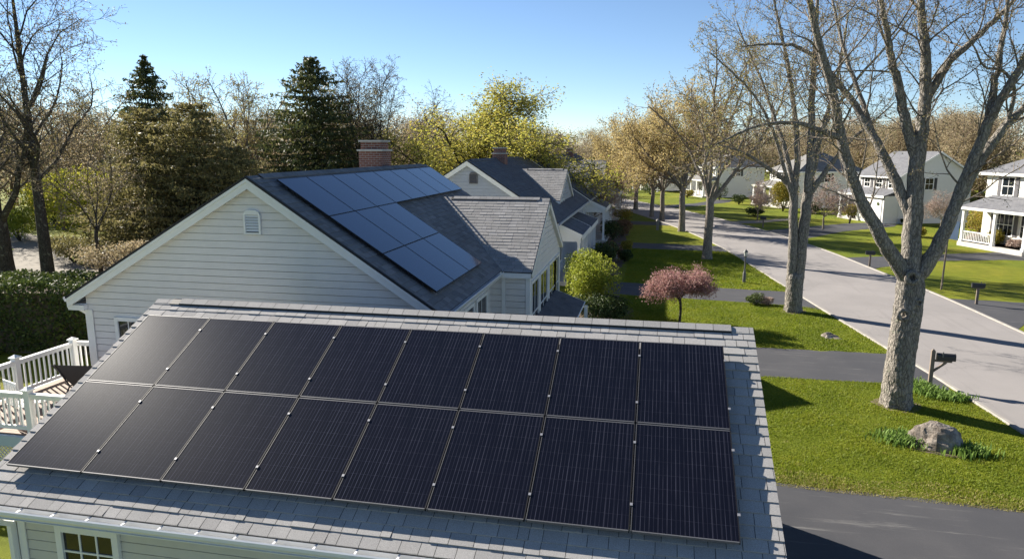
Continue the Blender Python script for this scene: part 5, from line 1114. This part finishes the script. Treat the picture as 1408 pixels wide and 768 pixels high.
mb = mailbox('black mailbox on a short post at the right end of the cross street drive', (14.42, 34.3, 0), R(170), 1)
dup(mb, (12.62, 44.15, 0), R(170), 'black mailbox at the kerb before the cream house driveway'); dup(mb, (9.5, 65.0, 0), R(160), 'distant black mailbox on the kerb by the far lawn')
lp = thing('lamp_post', 'slim dark lamp post on the lawn by the kerb', 'lamp post', (4.74, 37.67, 0)); m = MB(); m.lathe((0, 0, 0), [(.085, -.05), (.085, .5), (.06, .55), (.04, .7), (.035, 1.35)], 10); m.build('post', 'lamp_metal', lp)
m = MB(); m.lathe((0, 0, 1.35), [(.05, 0), (.09, .03), (.10, .06)], 8); m.lathe((0, 0, 1.62), [(.13, 0), (.10, .06), (.03, .11), (.015, .16)], 8); m.build('lantern_cap', 'lamp_metal', lp); m = MB(); m.lathe((0, 0, 1.41), [(.075, 0), (.10, .21)], 8); m.build('lantern_glass', 'lamp_glass', lp)
fp = thing('banner_post', 'thin wooden post carrying a pale blue banner across the street', 'post', (14.17, 37.64, 0)); m = MB(); m.tube([(0, 0, -.05), (.02, 0, 1.6), (.05, 0, 3.5)], [.045, .042, .035], 8); m.build('post', 'post_wood', fp)
m = MB(); xs = np.linspace(0, .42, 7); V = [(.06 + x, .03 * math.sin(x * 14), z - x * .12) for z in (2.55, 3.45) for x in xs]; m.add(V, [[i, i + 1, i + 8, i + 7] for i in range(6)]); m.build('banner', 'flag_cloth', fp)
pb = thing('lawn_post', 'short grey post with a rounded box beside the third driveway', 'post', (.28, 61.4, 0)); m = MB(); m.box(-.12, .12, -.1, .1, -.02, .75); m.lathe((0, 0, .75), [(.16, 0), (.16, .1), (.05, .2)], 10); m.build('post', 'box_grey', pb)
hy = thing('fire_hydrant', 'small dark hydrant at the bend of the street', 'hydrant', (-5.07, 88, 0)); m = MB(); m.lathe((0, 0, 0), [(.22, 0), (.22, .08), (.16, .1), (.16, .75), (.21, .78), (.19, .95), (.06, 1.08)], 12); m.build('barrel', 'box_grey', hy); m = MB(); m.tube([(-.3, 0, .6), (.3, 0, .6)], .09, 8); m.tube([(0, -.3, .55), (0, 0, .55)], .11, 8); m.build('nozzle', 'box_grey', hy)
def rock(label, loc, sx, sy, sz, seed, name='boulder'):
    rs = np.random.RandomState(seed); n, k = 28, 18; th = np.linspace(0, 2 * math.pi, n, endpoint=False); ph = np.linspace(.02, math.pi * .62, k); P = np.stack([np.outer(np.sin(ph), np.cos(th)), np.outer(np.sin(ph), np.sin(th)), np.outer(np.cos(ph), np.ones(n))], -1)
    K = rs.normal(size=(9, 3)); K /= np.linalg.norm(K, axis=1)[:, None]; d = rs.uniform(.55, .88, 9); rr = np.ones(P.shape[:2])
    for q, dd in zip(K, d):
        dot = P @ q; rr = np.where(dot > dd * 1.0, np.minimum(rr, dd / np.maximum(dot, 1e-3)), rr)     # planar chips
    rr += .05 * np.sin(P[..., 0] * 5 + 1) * np.cos(P[..., 1] * 6 + P[..., 2] * 4) + .03 * np.sin(P[..., 2] * 13 + P[..., 0] * 7) * np.cos(P[..., 1] * 11) + rs.normal(size=rr.shape) * .012; rr[0] = rr[0].mean(); V = P * rr[..., None] * V3(sx, sy, sz); V[..., 2] -= .02
    i = np.arange(k - 1)[:, None] * n; j = np.arange(n)[None]; j2 = (j + 1) % n; F = np.stack([i + j, i + n + j, i + n + j2, i + j2], -1).reshape(-1, 4); m = MB(); m.add(V.reshape(-1, 3), F, 0, False); m.add(V[0], [list(range(n))]); o = m.build(name, 'rock'); o.location = loc; return tag(o, label, 'rock')
rock('large weathered boulder between clumps of green leaves on the near lawn', (6.72, 17.2, 0), .62, .5, .56, 3); rock('small pale rock lying on the lawn past the first driveway', (6.53, 26.95, 0), .36, .28, .2, 8, 'field_stone'); rock('low flat stone beside the small pale rock', (6.82, 26.8, 0), .17, .15, .08, 4, 'field_stone')
def clump(label, loc, rx, ry, n, h, mat='bulb_leaf', name='leafy_clump', flower=None):
    B = MB(); P = np.random.normal(size=(n, 2)) * V3(rx, ry, 0)[:2] * .5; a = np.random.rand(n) * 6.28; l_ = h * np.random.uniform(.6, 1.15, n); wd = .012 * np.random.uniform(.7, 1.4, n); tx = np.random.uniform(.1, .65, n) * l_
    D = np.c_[np.cos(a), np.sin(a)]; S = np.c_[-np.sin(a), np.cos(a)]; z = np.zeros(n)
    b0 = np.c_[P - S * wd[:, None], z]; b1 = np.c_[P + S * wd[:, None], z]; m0 = np.c_[P + D * tx[:, None] * .4 - S * wd[:, None] * 1.1, l_ * .65]; m1 = np.c_[P + D * tx[:, None] * .4 + S * wd[:, None] * 1.1, l_ * .65]; tp = np.c_[P + D * tx[:, None], l_ * .92]
    V = np.stack([b0, b1, m1, m0, tp], 1).reshape(-1, 3); k_ = (np.arange(n) * 5)[:, None]; B.add(V, k_ + np.array([[0, 1, 2, 3]])); 
    B.add(V, k_ + np.array([[3, 2, 4]]))
    o = B.build(name, mat); o.location = loc; return tag(o, label, 'plant')
clump('strappy green leaves left of the boulder', (6.08, 17.3, 0), .55, .42, 700, .2); clump('strappy green leaves right of the boulder', (7.28, 16.85, 0), .4, .3, 620, .23); clump('leafy green plants at the foot of the tall mailbox post', (7.85, 21.35, 0), .35, .6, 650, .22); clump('low leafy plants spreading from the tall mailbox to the kerb', (8.3, 20.75, 0), .5, .28, 600, .18)
# grass: blades over the lawns we look down on
def inside(P, poly):
    x, y = P[:, 0], P[:, 1]; r_ = np.zeros(len(P), bool); n = len(poly); j = n - 1
    for i in range(n):
        (xi, yi), (xj, yj) = poly[i], poly[j]; c_ = ((yi > y) != (yj > y)) & (x < (xj - xi) * (y - yi) / (yj - yi + 1e-12) + xi); r_ ^= c_; j = i
    return r_
def grass(regions, mat, name, h0, label):
    VV = []
    for poly, n, h, wd in regions:
        a = np.array(poly); lo, hi = a.min(0), a.max(0); P = np.random.uniform(lo, hi, (n * 2, 2)); P = P[inside(P, poly)][:n]; m = len(P); pat = .75 + .35 * np.sin(P[:, 0] * 2.1 + np.sin(P[:, 1] * 1.3)) * np.cos(P[:, 1] * 1.7)
        an = np.random.rand(m) * 6.28; S = np.c_[np.cos(an), np.sin(an)]; hh = h * np.random.uniform(.5, 1.3, m) * pat; ww = wd * np.random.uniform(.7, 1.4, m); t = np.random.normal(size=(m, 2)) * .5 * hh[:, None]
        VV.append(np.stack([np.c_[P - S * ww[:, None], np.zeros(m)], np.c_[P + S * ww[:, None], np.zeros(m)], np.c_[P + t, hh]], 1).reshape(-1, 3))
    V = np.vstack(VV); B = MB(); B.add(V, np.arange(len(V)).reshape(-1, 3)); return tag(B.build(name, mat), label, 'grass', kind='stuff')
near = [(-1, 14.5), (2.7, 14.4), (6, 14.2), (9.6, 14.0), (9.3, 17), (9.05, 19), (8.7, 21.3), (6.9, 21.75), (3.4, 21.7), (-1, 21.6)]
mid = [(-1.5, 25.0), (3.8, 25.0), (7.9, 25.1), (8.2, 26), (7.2, 32), (6.1, 32.3), (-1.5, 33.2)]; far = [(-1.5, 36.5), (6.3, 35.5), (6.7, 36), (5.6, 46), (5.0, 49), (-1.5, 49.4)]
grass([(near, 110000, .05, .011), (mid, 70000, .055, .016), (far, 40000, .07, .026)], 'grass_blade', 'grass', .05, 'short green grass on the lawns of the near side')
dry = [(1.4, 14.3), (6, 14.12), (9.6, 13.95), (9.6, 14.35), (6, 14.55), (4.5, 14.62), (2.7, 14.8), (1.4, 14.8)]
dry2 = [(1.4, 14.3), (6, 14.12), (9.6, 13.95), (9.6, 14.8), (7.5, 14.7), (6, 15.1), (4.5, 14.9), (2.7, 15.2), (1.4, 15.1)]
grass([(dry, 7000, .03, .013), (dry2, 4500, .045, .012)], 'dry_blade', 'dry_grass', .05, 'straw coloured grass edging the front driveway')
